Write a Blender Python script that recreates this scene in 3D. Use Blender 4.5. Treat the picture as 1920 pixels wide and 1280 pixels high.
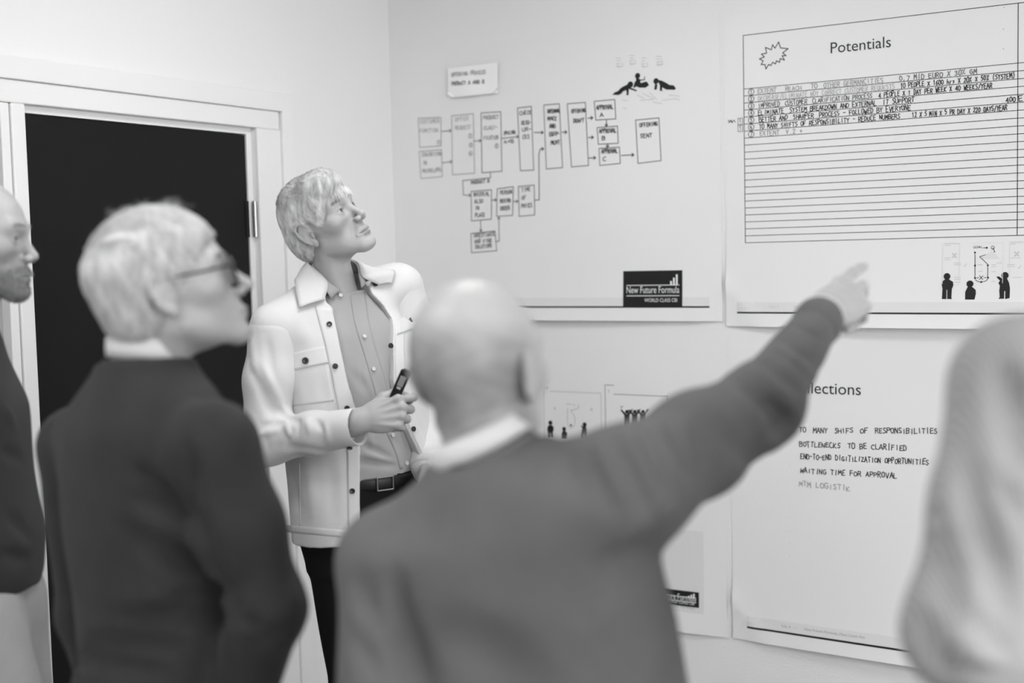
import bpy, bmesh, math, random
import numpy as np
from mathutils import Vector, Matrix

for o in list(bpy.data.objects):
    bpy.data.objects.remove(o, do_unlink=True)
scene = bpy.context.scene
COL = scene.collection
rng = np.random.default_rng(7)

# ------------------------------------------------------------------ camera, world, light, exposure
CAM_YAW, CAM_PITCH, CAM_ROLL, FPX = math.radians(31.75), math.radians(-3.877), math.radians(-1.394), 2390.3
CAM = np.array([2.850, -3.800, 1.62])
_f = np.array([-math.sin(CAM_YAW)*math.cos(CAM_PITCH), math.cos(CAM_YAW)*math.cos(CAM_PITCH), math.sin(CAM_PITCH)])
_r0 = np.array([math.cos(CAM_YAW), math.sin(CAM_YAW), 0.0]); _u0 = np.cross(_r0, _f)
_r = math.cos(CAM_ROLL)*_r0 + math.sin(CAM_ROLL)*_u0
_u = -math.sin(CAM_ROLL)*_r0 + math.cos(CAM_ROLL)*_u0
cam_data = bpy.data.cameras.new('camera'); cam = bpy.data.objects.new('camera', cam_data); COL.objects.link(cam)
cam.matrix_world = Matrix(((_r[0], _u[0], -_f[0], CAM[0]), (_r[1], _u[1], -_f[1], CAM[1]), (_r[2], _u[2], -_f[2], CAM[2]), (0, 0, 0, 1)))
cam_data.sensor_width = 36.0; cam_data.lens = FPX/1920*36.0
cam_data.clip_start = 0.02
cam_data.dof.use_dof = True; cam_data.dof.focus_distance = 3.42; cam_data.dof.aperture_fstop = 1.65
scene.camera = cam

world = bpy.data.worlds.new('world'); scene.world = world; world.use_nodes = True
world.node_tree.nodes['Background'].inputs[0].default_value = (0.9, 0.9, 0.9, 1)
world.node_tree.nodes['Background'].inputs[1].default_value = 1.0
WINDOW_LIGHT = 66.0; PANEL_EMIT = 13.0
scene.view_settings.view_transform = 'Standard'; scene.view_settings.look = 'None'
scene.view_settings.gamma = 1.0; scene.view_settings.use_curve_mapping = False
scene.view_settings.exposure = 0.13

ROOM_X, ROOM_Y, ROOM_Z = 6.0, -6.4, 2.8
for i, yc in enumerate((-2.5, -4.05, -5.6)):        # daylight entering each window of the far side wall
    ld = bpy.data.lights.new('window_daylight', 'AREA'); ld.shape = 'RECTANGLE'; ld.size = 1.2; ld.size_y = 1.4
    ld.energy = WINDOW_LIGHT
    lo = bpy.data.objects.new('window_daylight', ld); COL.objects.link(lo)
    lo.location = (ROOM_X+0.20, yc, 1.65); lo.rotation_euler = (0, math.radians(90), 0)

# ------------------------------------------------------------------ helpers
def ray(px, py): return _f + _r*((px-960)/FPX) - _u*((py-640)/FPX)
def at(px, py, d): return CAM + ray(px, py)*d                 # a point seen at (px,py), d metres deep
def on_wall(px, py):                                          # point of the poster wall (y = 0) -> (x, z)
    v = ray(px, py); t = -CAM[1]/v[1]; p = CAM + v*t; return np.array([p[0], p[2]])
def tag(o, label=None, cat=None, group=None, kind=None):
    if label: o['label'] = label
    if cat: o['category'] = cat
    if group: o['group'] = group
    if kind: o['kind'] = kind
    return o
def empty(name, loc, label, cat, group=None):
    o = bpy.data.objects.new(name, None); COL.objects.link(o); o.location = loc; o.empty_display_size = 0.1
    return tag(o, label, cat, group)
def mesh_obj(name, V, F, mat, parent=None, smooth=False, base=None):
    V = np.asarray(V, dtype=np.float64)
    if parent is not None:
        V = V - np.array(parent_origin(parent))
    me = bpy.data.meshes.new(name)
    if isinstance(F, np.ndarray) and F.ndim == 2 and len(F):
        k = F.shape[1]
        me.vertices.add(len(V)); me.vertices.foreach_set('co', V.astype(np.float32).ravel())
        me.loops.add(F.size); me.loops.foreach_set('vertex_index', F.astype(np.int32).ravel())
        me.polygons.add(len(F)); me.polygons.foreach_set('loop_start', (np.arange(len(F))*k).astype(np.int32))
        me.polygons.foreach_set('loop_total', np.full(len(F), k, dtype=np.int32))
        me.update(calc_edges=True); me.validate()
    else:
        me.from_pydata([tuple(v) for v in V], [], [tuple(int(i) for i in f) for f in F])
    if smooth: me.polygons.foreach_set('use_smooth', [True]*len(me.polygons))
    me.materials.append(mat)
    o = bpy.data.objects.new(name, me); COL.objects.link(o)
    if parent is not None: o.parent = parent
    return o
def parent_origin(p):
    s = np.zeros(3)
    while p is not None:
        s += np.array(p.location); p = p.parent
    return s
class MB:                                                     # collects boxes into one mesh
    def __init__(s): s.v = []; s.f = []
    def box(s, x0, x1, y0, y1, z0, z1):
        n = len(s.v); s.v += [(x, y, z) for x in (x0, x1) for y in (y0, y1) for z in (z0, z1)]
        s.f += [tuple(n+i for i in q) for q in ((0,1,3,2),(4,6,7,5),(0,4,5,1),(2,3,7,6),(0,2,6,4),(1,5,7,3))]; return s
    def build(s, name, mat, parent=None, bevel=0.0):
        o = mesh_obj(name, s.v, s.f, mat, parent)
        if bevel:
            m = o.modifiers.new('bevel', 'BEVEL'); m.width = bevel; m.segments = 2; m.limit_method = 'ANGLE'
        return o
def lathe(p0, axis, prof, n=20):
    """Solid of revolution: prof = [(distance along axis, radius), ...]."""
    a = np.array(axis, float); a /= np.linalg.norm(a)
    t = np.cross(a, (0, 0, 1.0)) if abs(a[2]) < .9 else np.cross(a, (1.0, 0, 0)); t /= np.linalg.norm(t); b = np.cross(a, t)
    V = []; F = []
    for s, r in prof:
        for i in range(n):
            w = 2*math.pi*i/n; V.append(np.array(p0)+a*s+(t*math.cos(w)+b*math.sin(w))*r)
    for j in range(len(prof)-1):
        for i in range(n):
            F.append((j*n+i, j*n+(i+1) % n, (j+1)*n+(i+1) % n, (j+1)*n+i))
    F.append(tuple(range(n-1, -1, -1))); F.append(tuple((len(prof)-1)*n+i for i in range(n)))
    return V, F

# ------------------------------------------------------------------ materials (a black-and-white photograph: greys only)
MATS = {}
def mat(name, g, rough=0.6, spec=0.4, bump=0.0, bscale=200.0, var=0.0, vscale=3.0, metal=0.0, emit=0.0, sheen=0.0, stretch=None, sss=0.0, trans=0.0):
    if name in MATS: return MATS[name]
    m = bpy.data.materials.new(name); m.use_nodes = True; nt = m.node_tree; b = nt.nodes['Principled BSDF']
    b.inputs['Base Color'].default_value = (g, g, g, 1); b.inputs['Roughness'].default_value = rough
    b.inputs['Specular IOR Level'].default_value = spec; b.inputs['Metallic'].default_value = metal
    if sheen: b.inputs['Sheen Weight'].default_value = sheen; b.inputs['Sheen Roughness'].default_value = 0.5
    if sss:
        b.inputs['Subsurface Weight'].default_value = sss; b.inputs['Subsurface Radius'].default_value = (.6, .6, .6); b.inputs['Subsurface Scale'].default_value = 0.008
    if emit:
        b.inputs['Emission Color'].default_value = (1, 1, 1, 1); b.inputs['Emission Strength'].default_value = emit
    if trans: b.inputs['Transmission Weight'].default_value = trans
    if var or bump:
        tc = nt.nodes.new('ShaderNodeTexCoord'); mp = nt.nodes.new('ShaderNodeMapping'); nt.links.new(tc.outputs['Object'], mp.inputs[0])
        if stretch: mp.inputs['Scale'].default_value = stretch
    if var:
        n = nt.nodes.new('ShaderNodeTexNoise'); n.inputs['Scale'].default_value = vscale; n.inputs['Detail'].default_value = 4
        nt.links.new(mp.outputs[0], n.inputs['Vector'])
        r = nt.nodes.new('ShaderNodeMapRange'); r.inputs['From Min'].default_value = .3; r.inputs['From Max'].default_value = .7
        r.inputs['To Min'].default_value = g*(1-var); r.inputs['To Max'].default_value = g*(1+var)
        nt.links.new(n.outputs['Fac'], r.inputs['Value']); nt.links.new(r.outputs[0], b.inputs['Base Color'])
    if bump:
        n2 = nt.nodes.new('ShaderNodeTexNoise'); n2.inputs['Scale'].default_value = bscale; n2.inputs['Detail'].default_value = 3
        nt.links.new(mp.outputs[0], n2.inputs['Vector'])
        bp = nt.nodes.new('ShaderNodeBump'); bp.inputs['Strength'].default_value = bump; bp.inputs['Distance'].default_value = 0.002
        nt.links.new(n2.outputs['Fac'], bp.inputs['Height']); nt.links.new(bp.outputs[0], b.inputs['Normal'])
    MATS[name] = m; return m
M_WALL = mat('wall_paint', .80, .75, .2, bump=.35, bscale=140)
M_CEIL = mat('ceiling_paint', .82, .8, .2)
M_FLOOR = mat('floor_vinyl', .22, .45, .4, var=.10, vscale=6)
M_TRIM = mat('trim_gloss_paint', .80, .35, .4)
M_DOOR = mat('door_black', .005, .45, .22, bump=.05, bscale=300)
M_GASK = mat('rubber_gasket', .012, .6, .3)
M_STEEL = mat('brushed_steel', .42, .32, .5, metal=1.0)
M_GLASS = mat('sidelight_glass', .55, .12, .5, trans=.85)
M_CORR = mat('corridor_paint', .30, .8, .2, var=.15, vscale=5)
M_PAPER = mat('poster_paper', .80, .55, .3, var=.015, vscale=1.5)
M_CARD = mat('card_paper', .90, .6, .2)
M_INK = mat('print_black', .012, .5, .3)
M_INK_G = mat('print_grey', .40, .6, .2)
M_INK_LG = mat('print_pale_grey', .60, .6, .2)
M_INK_VL = mat('print_faint_grey', .73, .6, .2)
M_PRINTW = mat('print_white', .80, .6, .2)
M_PEN = mat('marker_black', .03, .5, .3)
M_PEN_M = mat('marker_worn', .16, .5, .3)
M_PEN_F = mat('marker_faint', .36, .5, .3)
M_PEN_FF = mat('marker_very_faint', .50, .5, .3)

# ------------------------------------------------------------------ the room
def struct(o): o['kind'] = 'structure'; return o
FX0, FX1 = -2.62, -0.618                                      # door + sidelight opening along the left wall (y)
DOOR_L, DOOR_R, DOOR_T = -1.600, -0.746, 2.025
OPEN_T = 2.045
struct(MB().box(-1.6, ROOM_X+.3, ROOM_Y-.3, .3, -.12, 0).build('floor', M_FLOOR))
struct(MB().box(-.2, ROOM_X+.3, ROOM_Y-.3, .3, ROOM_Z, ROOM_Z+.12).build('ceiling', M_CEIL))
struct(MB().box(-1.6, ROOM_X+.2, 0, .2, 0, ROOM_Z).build('wall_right', M_WALL))
w = MB(); w.box(-.16, 0, FX1, 0, 0, ROOM_Z); w.box(-.16, 0, FX0, FX1, 2.10, ROOM_Z); w.box(-.16, 0, ROOM_Y, FX0, 0, ROOM_Z)
struct(w.build('wall_left', M_WALL))
struct(MB().box(-.2, ROOM_X+.2, ROOM_Y-.2, ROOM_Y, 0, ROOM_Z).build('wall_back', mat('wall_paint_grey', .52, .75, .2)))
w = MB(); zs0, zs1 = .92, 2.38; ys = [(-3.1, -1.9), (-4.65, -3.45), (-6.2, -5.0)]
w.box(ROOM_X, ROOM_X+.16, ROOM_Y, 0, 0, zs0); w.box(ROOM_X, ROOM_X+.16, ROOM_Y, 0, zs1, ROOM_Z)
edges = [0] + [v for a, b in ys for v in (b, a)] + [ROOM_Y]
for i in range(0, len(edges), 2): w.box(ROOM_X, ROOM_X+.16, edges[i+1], edges[i], zs0, zs1)
struct(w.build('wall_side', M_WALL))
for i, (a, b) in enumerate(ys):
    f = MB(); f.box(ROOM_X+.04, ROOM_X+.10, a, a+.05, zs0, zs1); f.box(ROOM_X+.04, ROOM_X+.10, b-.05, b, zs0, zs1)
    f.box(ROOM_X+.04, ROOM_X+.10, a+.05, b-.05, zs0, zs0+.05); f.box(ROOM_X+.04, ROOM_X+.10, a+.05, b-.05, zs1-.05, zs1)
    f.box(ROOM_X+.05, ROOM_X+.09, (a+b)/2-.02, (a+b)/2+.02, zs0+.05, zs1-.05)
    root = struct(f.build('window_%d' % (i+1), M_TRIM))
    MB().box(ROOM_X-.05, ROOM_X+.04, a-.03, b+.03, zs0-.03, zs0).build('window_sill', M_TRIM, root)
# skirting on the poster wall, beside the door
struct(MB().box(.001, ROOM_X, -.014, -.0005, 0, .07).build('baseboard_right', M_TRIM, bevel=.003))
struct(MB().box(.0005, .014, FX1+.07, -.015, 0, .07).build('baseboard_left', M_TRIM, bevel=.003))

# door set in the left wall: casing, frame, mullion, black slab with hinges, glazed sidelight
cas = MB()                                                     # flat casing around the opening, proud of the wall
cas.box(0, .018, -2.72, FX1+.006, 2.105, 2.165); cas.box(0, .018, FX1+.006, -.556, 0, 2.165)
struct(cas.build('trim_1', M_TRIM, bevel=.003))
fr = MB()
fr.box(-.11, .008, FX0, FX1, OPEN_T, 2.105)                    # head of the frame
fr.box(-.11, .008, DOOR_R+.022, FX1+.006, 0, OPEN_T)           # hinge jamb
fr.box(-.11, .008, -1.640, DOOR_L+.003, 0, OPEN_T)             # post between door and sidelight
struct(fr.build('trim_2', M_TRIM, bevel=.004))
st = MB()                                                      # recessed stop behind the front edge of the frame
st.box(-.11, -.018, DOOR_R, DOOR_R+.022, 0, OPEN_T); st.box(-.11, -.018, DOOR_L-.004, DOOR_R, DOOR_T, OPEN_T)
struct(st.build('trim_3', M_TRIM, bevel=.002))
door = struct(MB().box(-.066, -.022, DOOR_L+.003, DOOR_R-.003, .008, DOOR_T-.003).build('door_1', M_DOOR, bevel=.002))
MB().box(-.060, -.026, DOOR_L-.002, DOOR_L+.003, .008, DOOR_T-.003).build('edge_gasket', M_GASK, door)
for zc in (1.755, .95, .25):
    V, F = lathe((-.004, DOOR_R+.011, zc-.058), (0, 0, 1), [(0, .0055), (.001, .0075), (.0565, .0075), (.057, .0060), (.059, .0060), (.0595, .0075), (.115, .0075), (.116, .0055)], 16)
    h = mesh_obj('hinge', V, F, M_STEEL, door, smooth=False)
    MB().box(-.0225, -.019, DOOR_R-.014, DOOR_R+.006, zc-.058, zc+.058).build('hinge_leaf', M_GASK, h)
V, F = lathe((-.02, -1.53, 1.02), (1, 0, 0), [(0, .026), (.008, .026), (.009, .009), (.05, .009)], 20)
hd = mesh_obj('door_handle', V, F, M_STEEL, door)
MB().box(.024, .044, -1.54, -1.41, 1.011, 1.029).build('lever', M_STEEL, hd, bevel=.004)
sl = MB()
sl.box(-.09, .002, -1.669, -1.642, .02, OPEN_T); sl.box(-.09, .002, FX0, -1.669, 2.020, OPEN_T); sl.box(-.09, .002, FX0, FX0+.05, .02, 2.012)
sl.box(-.09, .002, FX0+.05, -1.669, .02, .07)
win = struct(sl.build('window_4', M_TRIM, bevel=.003))
g = MB(); g.box(-.052, -.036, -1.724, -1.712, .07, 2.012); g.box(-.052, -.040, FX0+.05, FX0+.06, .07, 2.012); g.build('gasket', M_GASK, win)
rv = MB(); rv.box(-.0885, -.030, -1.712, -1.669, .07, 2.0195); rv.build('shaded_reveal', mat('reveal_shade_grey', .42, .5), win)  # inner reveal of the sidelight, its shade put into the grey colour
MB().box(-.049, -.043, FX0+.06, -1.724, .07, 2.012).build('pane', M_GLASS, win)
# the corridor behind the sidelight
cw = MB(); cw.box(-1.6, -1.5, -5.0, .0, 0, ROOM_Z); struct(cw.build('wall_corridor', M_CORR))
struct(MB().box(-1.6, -.2, -5.0, 0, ROOM_Z, ROOM_Z+.1).build('ceiling_corridor', M_CEIL))
struct(MB().box(-1.6, -.16, -5.1, -5.0, 0, ROOM_Z).build('wall_corridor_end', M_CORR))

# ceiling light panels
M_DIFF = mat('light_diffuser', .8, .5, emit=PANEL_EMIT)
k = 0
for xx in (1.3, 4.4):
    for yy in (-1.35, -2.95, -4.55):
        r_ = empty('ceiling_light', (xx, yy, ROOM_Z-.03), 'square white light panel recessed in the ceiling', 'ceiling light', 'ceiling light panels')
        f = MB(); a = .30
        f.box(xx-a, xx+a, yy-a, yy-a+.02, ROOM_Z-.03, ROOM_Z-.001); f.box(xx-a, xx+a, yy+a-.02, yy+a, ROOM_Z-.03, ROOM_Z-.001)
        f.box(xx-a, xx-a+.02, yy-a+.02, yy+a-.02, ROOM_Z-.03, ROOM_Z-.001); f.box(xx+a-.02, xx+a, yy-a+.02, yy+a-.02, ROOM_Z-.03, ROOM_Z-.001)
        f.build('frame', M_TRIM, r_)
        MB().box(xx-a+.02, xx+a-.02, yy-a+.02, yy+a-.02, ROOM_Z-.022, ROOM_Z-.002).build('diffuser', M_DIFF, r_)

# ------------------------------------------------------------------ posters on the right wall
GLYPH = {
'A':'0,0 2,6 4,0;.8,2 3.3,2.2','B':'.2,0 .2,6 3,5.8 3.6,4.6 2.6,3.3 .3,3.1;2.6,3.3 4,2 3.2,.2 .2,0','C':'3.8,5.2 2.4,6 .8,5 .2,3 .8,.8 2.2,0 3.9,.6',
'D':'.3,0 .3,6 2.6,5.6 4,3.4 3,.6 .1,0','E':'3.6,6 .3,5.9 .3,0 3.7,.1;.3,3.1 3,3.2','F':'3.7,6 .3,5.9 .3,0;.3,3.1 3,3.2','G':'3.7,5.2 2.3,6 .6,5 .2,2.6 1,.4 2.6,0 3.8,1 3.8,2.8 2.4,2.8',
'H':'.3,0 .3,6;3.8,0 3.8,6;.3,3 3.8,3.1','I':'2,0 2,6','J':'3,6 3,1 2,0 .8,.4','K':'.3,0 .3,6;3.6,6 .3,2.6 3.8,0','L':'.4,6 .3,0 3.6,.2','M':'.1,0 .5,6 2,2.2 3.6,6 4,0',
'N':'.2,0 .3,6 3.7,0 3.8,6','O':'2,6 .5,5 .1,3 .6,.8 2,0 3.5,.9 4,3.2 3.4,5.2 2,6','P':'.3,0 .3,6 3,5.9 3.8,4.6 2.8,3 .3,2.8','Q':'2,6 .5,5 .1,3 .6,.8 2,0 3.5,.9 4,3.2 3.4,5.2 2,6;2.4,1.6 4,-.4',
'R':'.3,0 .3,6 3,5.9 3.7,4.6 2.7,3.1 .3,2.9;1.8,3 3.9,0','S':'3.6,5.4 2.2,6 .7,5.2 .9,3.7 3,2.6 3.5,1.2 2.2,0 .3,.5','T':'0,6 4,5.8;2,5.9 1.9,0','U':'.3,6 .3,1.2 1.6,0 3.2,.5 3.8,2 3.7,6',
'V':'.2,6 2,0 3.9,6','W':'0,6 1,0 2,4 3,0 4,6','X':'.2,0 3.8,5.8;.3,5.8 3.7,0','Y':'.2,6 2,3.2 3.9,6;2,3.2 1.8,0','Z':'.2,6 3.8,5.8 .2,0 3.9,.1',
'0':'2,6 .5,5 .2,3 .6,.8 2,0 3.4,.9 3.8,3.2 3.3,5.2 2,6','1':'.9,4.6 2.1,6 2.1,0','2':'.4,4.8 1.8,6 3.4,5 3,3.4 .3,0 3.9,.2','3':'.4,5.4 2.2,6 3.4,4.8 1.8,3.2 3.6,1.8 2.2,0 .4,.6','4':'3,0 3,6 .2,2 3.9,2.1',
'5':'3.6,6 .8,5.9 .6,3.4 2.6,3.6 3.6,2 2.4,.1 .4,.5','6':'3.2,5.9 1,4 .4,1.6 2,0 3.6,1.4 2.4,3 .6,2','7':'.3,5.9 3.8,5.8 1.4,0','8':'2,3.2 .6,4.6 2,6 3.4,4.6 2,3.2 .4,1.4 2,0 3.6,1.4 2,3.2','9':'3.4,4.6 1.8,3 .5,4.6 2,6 3.4,4.8 2.8,0',
'-':'.4,3 3.6,3.1','+':'.4,3 3.6,3;2,1.2 2,4.8',',':'1.6,.4 1,-1.2','.':'1.6,0 1.9,.3','/':'.4,-.6 3.6,6.4','%':'.4,0 3.6,6;.6,5.6 1.2,4.4;2.8,1.6 3.4,.4','(':'2.8,6.6 1.4,3 2.6,-.4',')':'1.2,6.6 2.6,3 1.4,-.4',
'h':'.5,6 .5,0;.5,2.6 2.4,3.4 3.2,2 3.2,0','r':'.8,0 .8,3.4 3,3.2','s':'3,3.2 1,3 2.8,1.2 .8,0','=':'.4,2 3.6,2;.4,4 3.6,4',"'":'2,6 1.8,4.6'}
GLYPH = {c: [[tuple(float(q) for q in pt.split(',')) for pt in st.split()] for st in s.split(';')] for c, s in GLYPH.items()}

class Poster:
    """A sheet of paper on the wall, x0..x1 by z0..z1; prints are laid on its own slightly uneven surface."""
    def __init__(s, name, label, x0, x1, z0, z1, curl, seed, cat='poster', material=None, lift=.0012, corner=(0, 0, 0, 0)):
        s.b = (x0, x1, z0, z1); s.curl = curl; s.ph = np.random.default_rng(seed).uniform(0, 6.28, 8); s.lift = lift
        s.corner = corner                                      # sideways shift of top-left, top-right, bottom-left, bottom-right
        s.root = empty(name, ((x0+x1)/2, -.001, z0), label, cat)
        nx, nz = 64, 48
        X, Z = np.meshgrid(np.linspace(x0, x1, nx), np.linspace(z0, z1, nz))
        P = s.place(np.stack([X.ravel(), Z.ravel()], 1), 0)
        F = np.array([(j*nx+i, j*nx+i+1, (j+1)*nx+i+1, (j+1)*nx+i) for j in range(nz-1) for i in range(nx-1)])
        o = mesh_obj('sheet', P, F, material or M_PAPER, s.root, smooth=True)
        m = o.modifiers.new('thickness', 'SOLIDIFY'); m.thickness = .0003; m.offset = 0
        m = o.modifiers.new('crisp_edges', 'EDGE_SPLIT'); m.split_angle = math.radians(35)
    def off(s, x, z):
        x0, x1, z0, z1 = s.b; u = np.clip((x-x0)/(x1-x0), 0, 1); v = np.clip((z-z0)/(z1-z0), 0, 1); p = s.ph
        y = s.lift + .0030*(1+np.sin(2.1*u*3.1+p[0]+1.3*v))*np.sin(np.pi*u)*np.sin(np.pi*v)
        y = y + .0022*(1+np.sin(7*u+3*v+p[1]))*np.sin(np.pi*u)*(1-v)
        y = y + s.curl*(1-v)**7*np.clip(np.sin(np.pi*np.clip(u, .02, .98)), 0, 1)**.6      # the free bottom edge stands off the wall
        for cu in (0.0, 1.0):                                   # diagonal dents by the taped bottom corners
            t = (abs(u-cu)*1.3 + v)
            y = y + .0065*np.exp(-((t-.13)/.035)**2)*np.clip(1-abs(u-cu)*6, 0, 1)
        return y
    def place(s, xz, up):
        x, z = xz[:, 0], xz[:, 1]; x0, x1, z0, z1 = s.b; u = (x-x0)/(x1-x0); v = (z-z0)/(z1-z0); c = s.corner
        return np.stack([x, -(s.off(x, z)+up), z], 1)
    def flat(s, name, V2, F, material, parent=None, up=.0007):
        return mesh_obj(name, s.place(np.array(V2), up), F, material, parent or s.root)
    def strokes(s, name, lines, width, material, parent=None, up=.0008):
        """Pen or printed lines: each a polyline of (x, z)."""
        V = []; F = []
        for L in lines:
            L = np.array(L, float)
            for a, b in zip(L[:-1], L[1:]):                       # every pen segment keeps its own width, with squared ends
                ln = np.linalg.norm(b-a)
                if ln < 1e-6: continue
                t = (b-a)/ln; nn = np.array([-t[1], t[0]])*width/2; a = a-t*width*.35; b = b+t*width*.35; m = max(1, int(ln/.05)); n0 = len(V)
                for i in range(m+1): q = a+(b-a)*i/m; V += [q+nn, q-nn]
                F += [(n0+2*i, n0+2*i+1, n0+2*i+3, n0+2*i+2) for i in range(m)]
        return s.flat(name, V, F, material, parent, up)
    def poly(s, name, pts, material, parent=None, up=.0008):
        return s.flat(name, pts, [tuple(range(len(pts)))], material, parent, up)
    def rect(s, name, x0, x1, z0, z1, material, parent=None, up=.0006):
        n = max(1, int((x1-x0)/.010)); m = max(1, int((z1-z0)/.012))
        V = [(x0+(x1-x0)*i/n, z0+(z1-z0)*j/m) for j in range(m+1) for i in range(n+1)]
        F = [(j*(n+1)+i, j*(n+1)+i+1, (j+1)*(n+1)+i+1, (j+1)*(n+1)+i) for j in range(m) for i in range(n)]
        return s.flat(name, V, F, material, parent, up)
    def write(s, name, text, a, b, h, width, material, parent=None, jitter=.10, up=.0009):
        """Hand lettering between wall points a and b, letter height h."""
        a = np.array(a, float); b = np.array(b, float); n = len(text); i = 0
        for w_ in [q for q in text.split('  ') if q.strip()]:                # far-apart words are pieces of their own
            j = text.index(w_.strip(), i); w_ = w_.strip(); e = (b-a)/n; i = j+len(w_)
            o = s.strokes(name, letter_lines(w_, a+e*j, a+e*(j+len(w_)), h, jitter), width, material, parent, up)
        return o
    def type(s, name, text, a, b, material, parent=None, up=.0009, zscale=1.0):
        """Printed type set between wall points a (start of baseline) and b (end of baseline)."""
        if '  ' in text:
            V, _ = type_mesh(text.replace(' ', '-')); k = (np.array(b)-np.array(a))/V[:, 0].max(); i = 0; a = np.array(a, float)
            for w_ in [q.strip() for q in text.split('  ') if q.strip()]:
                j = text.index(w_, i); i = j+len(w_); pre = type_mesh(text[:j].replace(' ', '-'))[0][:, 0].max() if j else 0; wd = type_mesh(w_)[0][:, 0].max()
                s.type(name, w_, a+k*pre, a+k*(pre+wd), material, parent, up, zscale)
            return
        V, F = type_mesh(text); a = np.array(a); b = np.array(b); e = (b-a)/V[:, 0].max(); k = np.linalg.norm(e)
        return s.flat(name, a+V[:, :1]*e+V[:, 1:2]*np.array([0, k*zscale]), F, material, parent, up)
def letter_lines(text, a, b, h, jitter=.10):
    a = np.array(a, float); b = np.array(b, float); e = b-a; n = len(text); adv = e/(n-.2); out = []
    r2 = np.random.default_rng(sum(map(ord, text)) + n)
    for i, c in enumerate(text):
        if c == ' ': continue
        o = a+adv*i + np.array([0, r2.normal()*jitter*h*.4]); sh = r2.normal()*.06; sc = 1+r2.normal()*jitter*.6
        for st in GLYPH.get(c, GLYPH['-']):
            L = []
            for (x, y) in st:
                x = x+r2.normal()*jitter*1.6; y = y+r2.normal()*jitter*1.6
                L.append(o + adv*(x/4*.80+sh*y/6) + np.array([0, y/6*h*sc]))
            out.append(L)
    return out
_type_cache = {}
def type_mesh(text):
    if text in _type_cache: return _type_cache[text]
    cu = bpy.data.curves.new('type', 'FONT'); cu.body = text; cu.size = 1.0; cu.resolution_u = 3
    ob = bpy.data.objects.new('type', cu); COL.objects.link(ob)
    me = bpy.data.meshes.new_from_object(ob.evaluated_get(bpy.context.evaluated_depsgraph_get()))
    V = np.array([v.co[:2] for v in me.vertices]); F = [tuple(p.vertices) for p in me.polygons]
    V[:, 0] -= V[:, 0].min()
    bpy.data.objects.remove(ob); bpy.data.meshes.remove(me); bpy.data.curves.remove(cu)
    _type_cache[text] = (V, F); return V, F
def circle(c, r, n=18, a0=0, a1=2*math.pi): return [(c[0]+r*math.cos(a0+(a1-a0)*i/n), c[1]+r*math.sin(a0+(a1-a0)*i/n)) for i in range(n+1)]
PXW = 3.55/FPX                                                # about one photo pixel on the poster wall, metres

# --- poster with the process diagram (upper, beside the corner)
PA0, PA1 = on_wall(745, 95), on_wall(1356, 602)
P1 = Poster('wall_poster', 'large poster with hand drawn process boxes and arrows, beside the room corner', PA0[0]+.002, PA1[0]+.0, PA1[1], on_wall(1345, 28)[1]+.006, .022, 1)
def z1(x, y): return on_wall(740+x/3.048, 80+y/3.048)          # diagram coordinates
BOX = {'a': (137,432,266,428,268,590,145,598), 'b': (142,622,270,612,275,765,152,776), 'c': (328,418,452,406,460,746,333,754), 'd': (497,402,610,395,617,735,502,743),
 'e': (706,374,786,365,800,728,724,732), 'f': (857,357,946,350,966,714,873,722), 'g': (992,350,1095,342,1114,702,1017,710), 'h': (1145,336,1262,325,1268,436,1155,443),
 'i': (1162,486,1278,477,1283,575,1170,581), 'j': (1174,605,1290,597,1295,690,1178,702), 'k': (1381,443,1513,430,1526,674,1395,690), 'l': (440,850,557,841,557,1008,443,1018),
 'm': (590,835,683,823,679,987,587,992), 'n': (712,822,803,814,806,984,717,992), 'o': (441,1090,578,1076,590,1188,445,1200)}
TXT = {'a': [('CUSTOMER',146,462,256,458), ('FUNCTION',146,512,250,510)], 'b': [('EXHIBITION',160,650,272,645), ('IN',165,697,185,697), ('MUSEUMS',162,742,270,735)],
 'c': [('OFFER',346,450,425,443), ('REQUEST',348,497,438,491)], 'd': [('PRODUCT',510,440,597,434), ('CLASI-',512,498,592,494), ('FICATION',512,556,596,552)],
 'e': [('CHECK',718,415,788,409), ('RESO-',730,470,784,466), ('UR-',734,508,786,505), ('CES',736,550,776,548)], 'f': [('INTERNAL',876,404,952,400), ('MAKE',880,446,932,442), ('AND',890,490,926,488), ('EQUIP-',890,534,948,530), ('MENT',900,584,950,580)],
 'g': [('OFFERING',1016,402,1098,398), ('DRAFT',1028,460,1088,455)], 'h': [('APPROVAL',1158,384,1254,378), ('A',1180,425,1198,424)], 'i': [('APPROVAL',1175,518,1272,513), ('B',1190,557,1208,556)],
 'j': [('APPROVAL',1188,634,1280,629), ('C',1195,678,1213,677)], 'k': [('OFFERING',1403,482,1506,474), ('SENT',1408,544,1474,540)], 'l': [('MATERIAL',456,878,546,873), ('ALSO',460,918,508,915), ('IN',464,955,486,954), ('PLACE',464,997,520,993)],
 'm': [('PERSON',608,868,676,862), ('BEHIND',608,915,668,911), ('ORDER',608,958,664,955)], 'n': [('TIME',730,852,782,848), ('OF',732,895,756,894), ('PRICES',730,943,792,939)],
 'o': [('INVESTIGATE',454,1112,578,1104), ('AND FIND',462,1146,560,1140), ('SOLUTIONS',466,1176,562,1169)]}
SHADE = {'a': M_PEN_F, 'b': M_PEN_F, 'c': M_PEN_F, 'd': M_PEN_M, 'e': M_PEN_M}
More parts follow.
